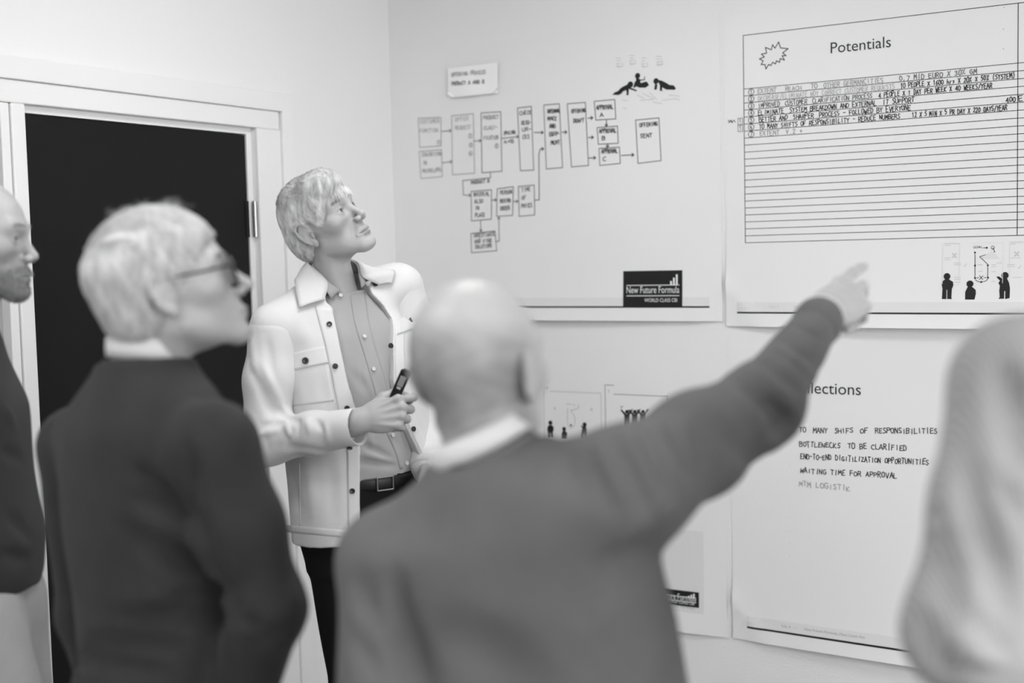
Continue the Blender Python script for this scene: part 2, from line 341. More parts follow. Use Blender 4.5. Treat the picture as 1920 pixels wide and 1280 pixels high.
for kx, q in BOX.items():
    c = [z1(q[i], q[i+1]) for i in (0, 2, 4, 6)]
    bx_ = P1.strokes('diagram_box', [c+[c[0]]], 2.0*PXW, SHADE.get(kx, M_PEN_M))
    for t, x0_, y0_, x1_, y1_ in TXT[kx]:
        P1.write('hand_lettering', t, z1(x0_, y0_), z1(x1_, y1_), 8.6*PXW, 1.8*PXW, {'a': M_PEN_FF, 'b': M_PEN_F, 'c': M_PEN_FF, 'd': M_PEN_F}.get(kx, M_PEN_M if kx in 'elmno' else M_PEN), bx_)
ARR = [(272,507,325,503), (275,686,330,680), (458,563,497,560), (612,548,712,537), (803,514,855,514), (963,512,990,512), (1110,432,1138,430), (1113,543,1142,541), (1116,660,1155,658),
 (1215,445,1215,480), (1222,580,1222,600), (1302,645,1372,641), (560,900,586,898), (683,907,710,907), (495,1018,497,1080)]
def arrow(pts):
    L = [z1(*p) for p in pts]; e = L[-1]-L[-2]; e /= np.linalg.norm(e); n = np.array([-e[1], e[0]]); h = 5*PXW
    P1.strokes('arrow', [L, [L[-1]-e*h+n*h*.7, L[-1], L[-1]-e*h-n*h*.7]], 2.0*PXW, M_PEN_M if pts[0][0] < 700 else M_PEN)
for a in ARR: arrow([(a[0], a[1]), (a[2], a[3])])
arrow([(550,742), (552,772), (392,788), (396,870), (438,872)]); arrow([(806,900), (832,898), (830,640), (838,608), (858,607)]); arrow([(582,1137), (603,1133), (600,995)])
for t, x0_, y0_, x1_, y1_ in (('PRICING',630,528,694,520), ('A+B',630,578,684,572), ('PRODUCT B',440,808,545,798)):
    P1.write('hand_lettering', t, z1(x0_, y0_), z1(x1_, y1_), 7.5*PXW, 1.9*PXW, M_PEN_M)
for x, y, t in ((435,533,'1'), (438,585,'4'), (437,633,'6'), (587,590,'5'), (253,570,'1')):
    c = z1(x, y); r_ = 5.2*PXW
    o = P1.strokes('circled_number', [circle(c, r_)], 1.5*PXW, M_PEN_FF if x < 300 else M_PEN_F)
    P1.write('numeral', t, c-np.array([2*PXW, 3*PXW]), c+np.array([2.2*PXW, -3*PXW]), 6*PXW, 1.5*PXW, M_PEN_F, o)
# three crawling and sitting baby pictograms, with faint doodles above and below
def pict(P, fn, shapes, name='pictogram_figure', material=None):
    """One printed silhouette of convex pieces: discs (x,y,r) and polygons."""
    V = []; F = []
    for sh in shapes:
        n0 = len(V)
        if len(sh) == 3 and not hasattr(sh[0], '__len__'):
            c = fn(sh[0], sh[1]); r_ = np.linalg.norm(fn(sh[0]+sh[2], sh[1])-c); r_ = (r_+np.linalg.norm(fn(sh[0], sh[1]+sh[2])-c))/2
            V += circle(c, r_, 20)[:-1]
        else: V += [tuple(fn(*p)) for p in sh]
        F.append(tuple(range(n0, len(V))))
    return P.flat(name, V, F, material or M_INK, None, .0008)
pict(P1, z1, [(1350,240,17), [(1336,238),(1352,258),(1325,272),(1296,286),(1280,276),(1300,256)], [(1247,298),(1262,284),(1300,270),(1305,288),(1284,300)], [(1325,262),(1342,262),(1340,300),(1326,300),(1330,290)], [(1346,255),(1388,272),(1384,279),(1340,264)]])
pict(P1, z1, [(1391,190,15.5), [(1382,204),(1402,206),(1412,240),(1400,256),(1380,250)], [(1396,236),(1440,222),(1450,230),(1456,244),(1436,258),(1398,258)], [(1430,192),(1433,192),(1433,214),(1400,220),(1398,212),(1428,210)], [(1376,222),(1384,222),(1380,256),(1366,258)]])
pict(P1, z1, [(1496,220,16), [(1504,212),(1530,218),(1566,236),(1578,262),(1558,270),(1520,250)], [(1558,240),(1596,244),(1610,262),(1600,270),(1560,268)], [(1490,234),(1504,240),(1500,268),(1486,270)], [(1518,246),(1532,250),(1530,272),(1538,276),(1518,276)]])
rr = np.random.default_rng(3); L = []
for cx_, cy_ in ((1288,100), (1360,85), (1430,100), (1515,90)):
    for j in range(4):
        y = cy_-12+j*16; x = cx_-22; L.append([z1(x+rr.uniform(0, 8), y), z1(x+rr.uniform(24, 40), y+rr.uniform(-4, 4))])
    L.append([z1(cx_-12, cy_+20), z1(cx_-10, cy_+42), z1(cx_+18, cy_+36), z1(cx_+16, cy_+14)])
tag(P1.strokes('doodle_lines', L, 1.6*PXW, M_INK_LG), kind='stuff')
L = [[z1(x, y), z1(x+w_, y+h_)] for x, y, w_, h_ in ((1390,300,40,20), (1420,290,60,30), (1405,330,80,-6), (1460,285,40,40), (1480,340,50,8), (1530,330,80,-10), (1570,300,60,6), (1305,330,30,2), (1310,375,20,0), (1600,318,30,10))]
tag(P1.strokes('doodle_lines', L, 1.6*PXW, M_INK_LG), kind='stuff')
def footer(P, x0, x1, z_line, band_h, line_h):
    P.rect('footer_band', x0, x1, z_line+line_h/2, z_line+band_h, M_INK_VL, up=.0005)
    P.rect('footer_rule', x0, x1, z_line-line_h/2, z_line+line_h/2, M_INK, up=.0008)
zl = on_wall(1332, 575)[1]
footer(P1, PA0[0]+.06, on_wall(1332, 575)[0], zl, 21*PXW, 3.6*PXW)
def logo(P, a, b, c):
    """Black logo panel: a = top-left px, b = top-right px, c = bottom-left px."""
    tl, tr, bl = on_wall(*a), on_wall(*b), on_wall(*c); w_ = tr[0]-tl[0]; h_ = tl[1]-bl[1]; o_ = np.array([tl[0], bl[1]])
    p = P.rect('logo_panel', tl[0], tr[0], bl[1], tl[1], M_INK, up=.0012)
    for i in range(3):
        P.rect('logo_bar', tl[0]+w_*(.80+.047*i), tl[0]+w_*(.83+.047*i), bl[1]+h_*.61, bl[1]+h_*(.71+.09*i), M_PRINTW, p, up=.0019)
    for zz in (.60, .31): P.rect('logo_rule', tl[0]+w_*.06, tl[0]+w_*.95, bl[1]+h_*zz-.0012, bl[1]+h_*zz+.0012, M_PRINTW, p, up=.0019)
    P.type('logo_lettering', 'New Future Formula', o_+(w_*.06, h_*.385), o_+(w_*.95, h_*.385), M_PRINTW, p, up=.0019, zscale=1.45)
    P.type('logo_lettering', 'WORLD CLASS CBI', o_+(w_*.37, h_*.14), o_+(w_*.915, h_*.14), M_PRINTW, p, up=.0019, zscale=1.25)
logo(P1, (1171, 508), (1281, 506), (1171, 575))
# the small white card stuck on that poster
ca, cb = on_wall(843, 129), on_wall(938, 180)
PC = Poster('title_card', 'small white card with two handwritten lines stuck on the process diagram poster', ca[0], cb[0]-.002, on_wall(846, 184)[1], ca[1]+.0, .001, 5, cat='card', material=M_CARD, lift=.0125)
PC.write('hand_lettering', 'OFFERING PROCESS', z1(338,196), z1(532,180), 8*PXW, 2.0*PXW, M_PEN_F, up=.0009)
PC.write('hand_lettering', 'PRODUCT A AND B', z1(340,248), z1(524,234), 8*PXW, 2.0*PXW, M_PEN_M, up=.0009)

# --- poster headed Potentials (upper right)
B1 = on_wall(1370, 611)
P2 = Poster('wall_poster', 'large ruled poster headed Potentials with a starburst and handwritten rows', on_wall(1362, 500)[0], on_wall(1362, 500)[0]+1.255, B1[1], on_wall(1395, 30)[1]+.004, .034, 2)
def z2(x, y): return on_wall(1360+x/3.368, y/3.368)
def z3(x, y): return on_wall(1360+x/3.368, 380+y/3.368)
fx, ftop, fbot = on_wall(1396, 250)[0], on_wall(1600, 45)[1]+.004, on_wall(1397.6, 455)[1]
row0 = on_wall(1395, 167)[1]; rh = (row0-fbot)/22; fxr = fx+1.135; vcol = on_wall(1909, 250)[0]
P2.strokes('ruled_frame', [[(fx, fbot), (fx, ftop), (fxr, ftop), (fxr, fbot)], [(vcol, ftop), (vcol, fbot)]], .0020, M_INK)
for i in range(23): P2.strokes('ruled_line', [[(fx, row0-rh*i), (fxr, row0-rh*i)]], .0018, M_INK)
zt = on_wall(1560, 100)
P2.type('printed_title', 'Potentials', (on_wall(1558, 95)[0], zt[1]), (on_wall(1671, 95)[0], zt[1]), M_INK)
star = [(338,265),(350,303),(398,308),(364,334),(385,352),(360,352),(375,380),(348,370),(344,394),(325,384),(318,404),(300,394),(290,414),(275,408),(258,436),(252,408),(228,408),(240,385),(217,372),(248,360),(230,342),(262,336),(255,300),(292,315),(300,283),(315,305)]
sp = [z2(*p) for p in star]; P2.strokes('printed_starburst', [sp+[sp[0]]], 2.0*PXW, mat('print_dark_grey', .08, .5))
def xrow(px_, i): return on_wall(px_, 167+13.1*i-(px_-1395)*.09+6)[0]
ROWS = [[('EXTENT   REACH   TO  OTHER GERMANCITIES',1421,1657,M_PEN_F),('0,7 MID EURO X 30% GM',1687,1832,M_PEN_M)],
 [('DECREASE/ELIMINATE NOT CORRECT CUSTOMER REQUESTS',1422,1678,M_PEN_FF),('10 PEOPLE X 1600 hrs X 20% X 50% (SYSTEM)',1689,1904,M_PEN)],
 [('IMPROVED  CUSTOMER  CLARIFICATION PROCESS',1422,1636,M_PEN_M),('4 PEOPLE X 1 DAY PER WEEK X 40 WEEKS/YEAR',1648,1861,M_PEN)],
 [('ELIMINATE  SYSTEM BREAKDOWN AND EXTERNAL  IT SUPPORT',1422,1715,M_PEN)],
 [('BETTER AND  SHARPER  PROCESS - FOLLOWED BY EVERYONE',1424,1708,M_PEN),('400',1887,1905,M_PEN),('E',1911,1919,M_PEN)],
 [('TO MANY SHIFTS OF RESPONSIBILITY - REDUCE NUMBERS',1424,1688,M_PEN),('12 X 5 MIN X 5 PR DAY X 220 DAYS/YEAR',1711,1889,M_PEN)],
 [('EXTENT  V.2 +',1425,1505,M_PEN_F)]]
for i, R_ in enumerate(ROWS):
    zb = row0-rh*(i+1)+rh*.14
    for t, xa, xb, m_ in R_: P2.write('hand_lettering', t, (xrow(xa, i), zb), (xrow(xb, i), zb), rh*.64, .0023, m_)
    c = np.array([xrow(1409, i), row0-rh*(i+.5)]); o = P2.strokes('circled_number', [circle(c, rh*.42)], .0021, M_PEN_M)
    P2.write('numeral', str(i+1), c-(.003, rh*.27), c+(.0032, -rh*.27), rh*.54, .0021, M_PEN_M, o)
for i in (4, 5):
    c = np.array([fx-.0125, row0-rh*(i+.55)]); a_ = rh*.45
    o = P2.strokes('tick_box', [[c+(-a_*.8, -a_), c+(a_*.8, -a_), c+(a_*.8, a_), c+(-a_*.8, a_), c+(-a_*.8, -a_)]], .0018, M_PEN_M)
    P2.write('numeral', '1', c-(.003, a_*.6), c+(.003, -a_*.6), a_*1.2, .0018, M_PEN_M, o)
P2.strokes('scribble', [[z2(20+9*j, 758+(14 if j % 2 else 0)) for j in range(6)], [z2(22+11*j, 775-(14 if j % 2 else 0)) for j in range(4)]], .0024, M_PEN_M)
for x, y in ((1883,14), (1882,55), (1882,92)): P2.poly('speck', circle(on_wall(x, y), .0016, 8)[:-1], M_INK_G)
footer(P2, on_wall(1384, 586)[0], fxr+.01, on_wall(1384, 585.5)[1], 22*PXW, 3.4*PXW)
P2.type('footer_text', 'Side 3   –       New Future Formula, Meet Listen Act, for', on_wall(1445, 577), on_wall(1631, 576), M_INK_LG)
SK = lambda x, y: [(x-22,y-12),(x+22,y-12),(x+18,y+40),(x-18,y+40)]
pict(P2, z3, [(1407,464,21.5), [(1395,482),(1420,482),(1446,498),(1449,520),(1438,548),(1382,548),(1373,512),(1380,494)], [(1380,540),(1406,540),(1407,606),(1378,606)], [(1410,540),(1440,540),(1438,600),(1444,606),(1412,606)]])
pict(P2, z3, [(1553,511,22), [(1540,528),(1568,530),(1590,548),(1592,572),(1584,609),(1524,609),(1524,560)]])
pict(P2, z3, [(1773,458,22.5), [(1760,476),(1786,476),(1800,506),(1806,542),(1804,556),(1738,556),(1742,520)], [(1718,466),(1734,464),(1748,472),(1764,482),(1748,496),(1728,478)], [(1738,550),(1770,550),(1770,604),(1734,604),(1742,594)], [(1776,550),(1806,550),(1804,600),(1776,606)], [(1742,490),(1752,484),(1752,524),(1740,520),(1732,505)]])
FR = lambda a: [z3(*p) for p in a]
gl = P2.strokes('route_chart', [FR([(1582,325),(1583,390)]), FR([(1583,402),(1584,466)]), FR([(1664,402),(1664,466)]), FR([(1594,473),(1608,473)]), FR([(1640,472),(1656,472)]), FR([(1662,386),(1612,340),(1708,310),(1694,284)]), FR([(1586,484),(1602,496),(1624,500),(1650,494),(1664,482)]), FR([(1634,284),(1658,284)]), FR([(1612,460),(1634,484)]), FR([(1634,460),(1612,484)])], .0017, M_INK)
for p_ in ((1582,314),(1583,396),(1584,474),(1664,394),(1666,472),(1624,499),(1656,284)): P2.poly('route_dot', circle(z3(*p_), .0028, 10)[:-1], M_INK, gl)
P2.strokes('route_ring', [circle(z3(1694,283), .0045)], .0013, M_INK, gl); P2.type('route_lettering', 'GOAL', z3(1570,287), z3(1628,285), M_INK, gl)
P2.strokes('pale_sheet_outline', [FR([(1378,256),(1484,256),(1484,516),(1378,516),(1378,256)]), FR([(1556,256),(1758,250),(1758,510)]), FR([(1800,246),(1886,244)]), FR([(1800,246),(1800,500)])], .0015, M_INK_VL)
P2.poly('pale_shape', FR([(1612,354),(1690,300),(1740,354)]), M_INK_VL)
P2.strokes('pale_cross', [FR([(1440,320),(1464,346)]), FR([(1464,320),(1440,346)]), FR([(1832,311),(1858,336)]), FR([(1858,311),(1832,336)])], .0040, M_INK_LG)
tag(P2.strokes('pale_lines', [FR([(x, y), (x+w_, y)]) for x, y, w_ in ((1390,258,90),(1390,268,36),(1390,348,36),(1390,360,36),(1452,380,40),(1452,390,40),(1454,470,38),(1454,482,38),(1456,500,36),(1600,390,28),(1602,432,26),(1688,390,26),(1688,402,26),(1688,434,26),(1720,380,28),(1688,495,24),(1806,250,80),(1806,260,30),(1806,348,60),(1788,390,44),(1788,402,44),(1820,470,60))]
 + [FR([(1514,395),(1518,402),(1530,384)]), FR([(1856,408),(1860,414),(1872,394)])], .0018, M_INK_LG), kind='stuff')

# --- poster headed Reflections (lower right)
P4 = Poster('wall_poster', 'large poster headed Reflections with five handwritten lines, hung low', on_wall(1372, 900)[0], on_wall(1372, 900)[0]+1.24, on_wall(1385, 1196)[1], on_wall(1368, 632)[1], .030, 4)
q0, q1 = on_wall(1522, 737), on_wall(1615, 740)
tv, _ = type_mesh('Reflections'); lv, _ = type_mesh('lections'); k_ = (q1[0]-q0[0])/lv[:, 0].max()
P4.type('printed_title', 'Reflections', (q1[0]-tv[:, 0].max()*k_, q0[1]), (q1[0], q0[1]), M_INK)
for t, a, b, m_ in (('TO  MANY  SHIFS  OF  RESPONSIBILITIES', (1499,810), (1758,812), M_PEN), ('BOTTLENECKS  TO BE CLARIFIED', (1500,836), (1701,844), M_PEN), ('END-TO-END DIGITILIZATION OPPORTUNITIES', (1502,859), (1742,871), M_PEN),
                    ('WAITING TIME FOR APPROVAL', (1502,885), (1683,896), M_PEN), ('MTM LOGISTIK', (1499,910), (1595,919), M_PEN_F)):
    P4.write('hand_lettering', t, on_wall(*a), on_wall(*b), 11.0*PXW*.92, 1.9*PXW*.9, m_, jitter=.13)
for y in (872, 899, 947, 970, 994, 1017, 1041): P4.poly('speck', circle(on_wall(1482, y), .0016, 8)[:-1], M_INK_LG)
footer(P4, on_wall(1403, 1173)[0], on_wall(1403, 1173)[0]+1.15, on_wall(1500, 1187)[1], 24*PXW, 4.2*PXW)
P4.type('footer_text', 'Side 4   –       New Future Formula, Meet Listen Act', on_wall(1468, 1173), on_wall(1628, 1194), M_INK_G)

# --- poster of small picture panels (lower left)
P3 = Poster('wall_poster', 'large low poster of small printed picture panels, under the process diagram', on_wall(800, 900)[0]-.05, on_wall(1361, 900)[0], on_wall(1360, 1194)[1], on_wall(1360, 632)[1], .020, 3)
def z5(x, y): return on_wall(1000+x/4.8, 640+y/4.8)
pw = z5(612,464)[0]-z5(95,450)[0]; gapw = z5(725,470)[0]-z5(612,464)[0]
for j, (a, b, zt_) in enumerate((((95,448), (612,464), z5(300,452)[1]), ((650,464), (1213,490), z5(950,482)[1]))):
    x0_, x1_ = z5(*a)[0], z5(*b)[0]; xs = z5(145 if j == 0 else 728, 460)[0]
    for kk in range(1):
        zb = zt_-.325*kk-(0 if kk == 0 else .02)
        pn = P3.strokes('panel_outline', [[(xs, zb), (x1_, zb), (x1_, zb-.29), (x0_, zb-.29), (x0_, zb+.012 if j == 0 else zb+.03), (xs, zb+.012 if j == 0 else zb+.03)]], 2.2*PXW, M_INK_G if j else M_INK_LG)
        P3.write('numeral', str(kk+1), (x0_+.010, zb+.004), (x0_+.018, zb+.004), .010, .0018, M_INK_G, pn)
pict(P3, z5, [(157,730,19), [(143,752),(172,752),(188,772),(186,800),(178,822),(134,822),(129,790),(132,768)], [(136,815),(155,815),(155,868),(134,868)], [(160,815),(180,815),(180,862),(186,868),(162,868)]])
pict(P3, z5, [(281,786,18), [(270,802),(294,804),(310,826),(304,880),(258,880),(260,824)]])
pict(P3, z5, [(466,746,19), [(454,762),(478,762),(486,800),(488,830),(438,830),(442,790)], [(430,752),(446,758),(458,770),(444,778)], [(438,825),(460,825),(460,882),(436,882)], [(464,825),(488,825),(484,880),(466,882)]])
P3.strokes('route_chart', [[z5(x, y) for x, y in q] for q in (((300,560),(345,562)), ((360,568),(380,568)), ((312,600),(312,740)), ((410,570),(410,600),(340,620),(376,670),(378,740)), ((312,750),(340,778),(378,752)), ((190,592),(202,608)), ((202,592),(190,608)), ((520,600),(536,620)), ((536,600),(520,620)))], .0018, M_INK_G)
P3.poly('route_dot', circle(z5(342,752), .004, 10)[:-1], M_INK)
for cx_ in (848, 918, 992):
    pict(P3, z5, [(cx_,632,17), [(cx_-24,652),(cx_+24,652),(cx_+24,760),(cx_-24,760)], [(cx_-22,664),(cx_-58,618),(cx_-50,608),(cx_-8,650)], [(cx_+8,650),(cx_+44,604),(cx_+52,610),(cx_+22,664)]])
P3.strokes('raised_trophy', [[z5(798,610), z5(800,585)], [z5(788,585), z5(812,583)], [z5(1010,640), z5(1045,622)]], .003, M_INK_G)
# grey right-hand column with the logo at its foot
cx0, cx1 = on_wall(1195, 1040)[0], on_wall(1320, 1040)[0]
P3.rect('grey_column', cx0, cx1, on_wall(1318, 1150)[1], on_wall(1318, 996)[1], M_INK_VL, up=.0005)
P3.rect('white_panel', cx0, on_wall(1309, 980)[0], on_wall(1309, 989)[1], on_wall(1309, 940)[1], M_PRINTW, up=.0006)
logo(P3, (1213, 1097), (1312, 1106), (1213, 1125))
P3.type('footer_text', 'New Future Formula', on_wall(1235, 1132), on_wall(1304, 1141), M_INK_G)

# ------------------------------------------------------------------ implicit-surface modelling kit (used for people and clothes)
f32 = np.float32
def nrm(v): v = np.asarray(v, float); return v/(np.linalg.norm(v)+1e-12)
class Sdf:
    def __init__(s, lo, hi, h):
        s.lo = np.array(lo, float); s.h = h; s.n = np.ceil((np.array(hi, float)-s.lo)/h).astype(int)+1
        s.d = np.full(s.n, .12, dtype=f32)
    def like(s):                                                # an empty field on the same grid
        q = Sdf(s.lo, s.lo+s.h, s.h); q.n = s.n.copy(); q.d = np.full(s.n, .12, dtype=f32); return q
    def region(s, lo, hi, m):
        a = np.clip(np.floor((np.array(lo)-m-s.lo)/s.h).astype(int), 0, s.n); b = np.clip(np.ceil((np.array(hi)+m-s.lo)/s.h).astype(int)+1, 0, s.n)
        sl = tuple(slice(i, j) for i, j in zip(a, b))
        X, Y, Z = [(s.lo[i]+np.arange(a[i], b[i])*s.h).astype(f32) for i in range(3)]
        return sl, X[:, None, None], Y[None, :, None], Z[None, None, :]
    def add(s, prim, k=.01):
        fn, lo, hi = prim; sl, X, Y, Z = s.region(lo, hi, max(k*1.2, 4*s.h)+.012)
        if 0 in s.d[sl].shape: return s
        a = s.d[sl]; b = fn(X, Y, Z)
        h = np.clip(.5+.5*(b-a)/k, 0, 1); s.d[sl] = b*(1-h)+a*h-k*h*(1-h); return s
    def sub(s, prim, k=.004):
        fn, lo, hi = prim; sl, X, Y, Z = s.region(lo, hi, max(k*1.2, 3*s.h)+.004)
        if 0 in s.d[sl].shape: return s
        a = s.d[sl]; b = -fn(X, Y, Z)
        h = np.clip(.5-.5*(b-a)/k, 0, 1); s.d[sl] = b*(1-h)+a*h+k*h*(1-h); return s
    def cap(s, fn, k=.002):                                     # keep only where fn < 0
        X, Y, Z = s.region(s.lo, s.lo+(s.n-1)*s.h, 0)[1:]
        a = s.d; b = fn(X, Y, Z)+0*a; h = np.clip(.5-.5*(b-a)/k, 0, 1); s.d = (b*(1-h)+a*h+k*h*(1-h)).astype(f32); return s
    def fold(s, A, B, width, amp, n=None):
        """A crease (amp < 0) or ridge (amp > 0) of the cloth running from A to B, fading at both ends."""
        A = np.array(A, f32); B = np.array(B, f32); m = width*2.2
        sl, X, Y, Z = s.region(np.minimum(A, B), np.maximum(A, B), m)
        if 0 in s.d[sl].shape: return s
        e = B-A; L2 = float(e@e)+1e-9
        t = np.clip(((X-A[0])*e[0]+(Y-A[1])*e[1]+(Z-A[2])*e[2])/L2, 0, 1)
        q = (X-A[0]-t*e[0])**2+(Y-A[1]-t*e[1])**2+(Z-A[2]-t*e[2])**2
        s.d[sl] -= (amp*np.exp(-q/(width*width))*np.sin(np.pi*np.clip(.08+.84*t, 0, 1))).astype(f32); return s
    def crease(s, x0, y0, x1, y1, width, amp, n=7, bend=0.0):
        """A crease or ridge that follows the surface between two points of it."""
        T = np.linspace(0, 1, n); nx_, ny_ = -(y1-y0), x1-x0
        P = np.array([s.trace(x0+(x1-x0)*t+nx_*bend*math.sin(math.pi*t), y0+(y1-y0)*t+ny_*bend*math.sin(math.pi*t)) for t in T]).astype(f32)
        ok = np.linalg.norm(np.diff(P, axis=0), axis=1) < .09; sl, X, Y, Z = s.region(P.min(0), P.max(0), width*2.2)
        if 0 in s.d[sl].shape: return s
        best = None
        for i in range(n-1):
            if not ok[i]: continue
            A, e = P[i], P[i+1]-P[i]; L2 = float(e@e)+1e-9; t = np.clip(((X-A[0])*e[0]+(Y-A[1])*e[1]+(Z-A[2])*e[2])/L2, 0, 1)
            q = (X-A[0]-t*e[0])**2+(Y-A[1]-t*e[1])**2+(Z-A[2]-t*e[2])**2; w = np.exp(-q/(width*width))*np.sin(np.pi*np.clip(.07+.86*(i+t)/(n-1), 0, 1))
            best = w if best is None else np.maximum(best, w)
        if best is not None: s.d[sl] -= (amp*best).astype(f32)
        return s
    def ripple(s, amp, freq, seed):
        """Gentle unevenness all over the cloth."""
        r = np.random.default_rng(seed); X, Y, Z = s.region(s.lo, s.lo+(s.n-1)*s.h, 0)[1:]
        for i in range(3):
            w = r.normal(size=3); w = w/np.linalg.norm(w)*freq*(1+.6*i); p = r.uniform(0, 6.28)
            s.d += (amp/(1+i)*np.sin(w[0]*X+w[1]*Y+w[2]*Z+p)).astype(f32)
        return s
    def sample(s, P):
        g = (np.asarray(P, float)-s.lo)/s.h; i = np.clip(np.floor(g).astype(int), 0, s.n-2); t = np.clip(g-i, 0, 1); o = 0
        for a in (0, 1):
            for b in (0, 1):
                for c in (0, 1):
                    w = (t[:, 0] if a else 1-t[:, 0])*(t[:, 1] if b else 1-t[:, 1])*(t[:, 2] if c else 1-t[:, 2])
                    o = o+w*s.d[i[:, 0]+a, i[:, 1]+b, i[:, 2]+c]
        return o
    def grad(s, P, e=None):
        e = e or s.h; P = np.asarray(P, float); g = np.stack([s.sample(P+np.eye(3)[i]*e)-s.sample(P-np.eye(3)[i]*e) for i in range(3)], 1)
        return g/(np.linalg.norm(g, axis=1)[:, None]+1e-9)
    def mesh(s, smooth=2, proj=2):
        d = s.d.copy(); d[0] = d[-1] = 1e-3; d[:, 0] = d[:, -1] = 1e-3; d[:, :, 0] = d[:, :, -1] = 1e-3
        neg = d < 0; nx, ny, nz = s.n
        c = neg[:-1, :-1, :-1].astype(np.int8)
        for a in (0, 1):
            for b in (0, 1):
                for e in (0, 1):
                    if a+b+e: c = c+neg[a:nx-1+a, b:ny-1+b, e:nz-1+e]
        act = (c > 0) & (c < 8); I = np.argwhere(act); idx = np.full(act.shape, -1, np.int64); idx[act] = np.arange(len(I))
        S = np.zeros((len(I), 3)); N = np.zeros(len(I))
        cor = [(a, b, e) for a in (0, 1) for b in (0, 1) for e in (0, 1)]
        vals = {q: d[I[:, 0]+q[0], I[:, 1]+q[1], I[:, 2]+q[2]].astype(float) for q in cor}
        for q in cor:
            for ax in range(3):
                if q[ax] == 0:
                    r = list(q); r[ax] = 1; r = tuple(r); v0, v1 = vals[q], vals[r]; m = (v0 < 0) != (v1 < 0)
                    t = np.where(m, v0/np.where(m, v0-v1, 1), 0)
                    P = np.array(q, float)[None, :]+np.zeros((len(I), 3)); P[:, ax] = t
                    S += P*m[:, None]; N += m
        V = s.lo+(I+S/N[:, None])*s.h
        Fs = []
        for ax in range(3):
            o1, o2 = [(1, 2), (2, 0), (0, 1)][ax]
            sl0 = [slice(1, -1)]*3; sl0[ax] = slice(0, -1); sl1 = list(sl0); sl1[ax] = slice(1, None)
            A = neg[tuple(sl0)]; B = neg[tuple(sl1)]; E = np.argwhere(A != B)
            if not len(E): continue
            fl = A[tuple(E.T)]; base = E.copy(); off = np.ones(3, int); off[ax] = 0; base = base+off
            q = []
            for (u, v) in ((-1, -1), (0, -1), (0, 0), (-1, 0)):
                k = base.copy(); k[:, o1] += u; k[:, o2] += v; q.append(idx[tuple(k.T)])
            Q = np.stack(q, 1); Q[~fl] = Q[~fl][:, ::-1]; Fs.append(Q)
        F = np.concatenate(Fs)
        E = np.concatenate([F[:, [0, 1]], F[:, [1, 2]], F[:, [2, 3]], F[:, [3, 0]]])
        deg = np.bincount(E.ravel(), minlength=len(V))[:, None]
        for it in range(max(smooth, proj)):
            if it < smooth:
                A = np.zeros_like(V)
                for j in range(3): A[:, j] = np.bincount(E[:, 0], V[E[:, 1], j], len(V))+np.bincount(E[:, 1], V[E[:, 0], j], len(V))
                V = .4*V+.6*A/np.maximum(deg, 1)
            if it < proj:
                dv = s.sample(V); V = V-s.grad(V)*np.clip(dv, -s.h, s.h)[:, None]*.9
        return V, F
    def trace(s, px, py, near=.6, far=4.6):
        """Where the line of sight through a photo pixel first meets this surface."""
        v = ray(px, py); ts = np.arange(near, far, s.h*.7); P = CAM+v[None, :]*ts[:, None]
        ins = np.all((P > s.lo) & (P < s.lo+(s.n-1)*s.h), 1); dv = np.where(ins, s.sample(P), 1.0); j = np.argmax(dv < 0)
        if dv[j] >= 0: j = int(np.argmin(dv))
        elif j > 0:
            t = ts[j-1]+(ts[j]-ts[j-1])*dv[j-1]/(dv[j-1]-dv[j]); return CAM+v*t
        return P[j]
def ell(c, r, R=None):
    c = np.array(c, float); r = np.array(r, float)*np.ones(3); m = float(r.max()); R_ = np.eye(3) if R is None else np.array(R)
    def fn(X, Y, Z):
        x, y, z = X-f32(c[0]), Y-f32(c[1]), Z-f32(c[2])
        if R is not None: x, y, z = [f32(R_[0, i])*x+f32(R_[1, i])*y+f32(R_[2, i])*z for i in range(3)]
        a = (x/f32(r[0]))**2+(y/f32(r[1]))**2+(z/f32(r[2]))**2; b = (x/f32(r[0]**2))**2+(y/f32(r[1]**2))**2+(z/f32(r[2]**2))**2
        k0 = np.sqrt(a); return k0*(k0-1)/np.sqrt(b+f32(1e-12))
    return fn, c-m, c+m
def rc(a, b, r1, r2, flat=None):
    a = np.array(a, float); b = np.array(b, float); e = b-a; L2 = float(e@e)+1e-12; m = max(r1, r2)*(1.0 if flat is None else max(1, flat[1]))
    def fn(X, Y, Z):
        x, y, z = X-f32(a[0]), Y-f32(a[1]), Z-f32(a[2])
        t = np.clip((x*f32(e[0])+y*f32(e[1])+z*f32(e[2]))/f32(L2), 0, 1)
        x, y, z = x-t*f32(e[0]), y-t*f32(e[1]), z-t*f32(e[2])
        if flat is not None:
            n, k = flat; w = (x*f32(n[0])+y*f32(n[1])+z*f32(n[2]))*f32(1/k-1); x, y, z = x+w*f32(n[0]), y+w*f32(n[1]), z+w*f32(n[2])
        return np.sqrt(x*x+y*y+z*z)-(f32(r1)+t*f32(r2-r1))
    return fn, np.minimum(a, b)-m, np.maximum(a, b)+m
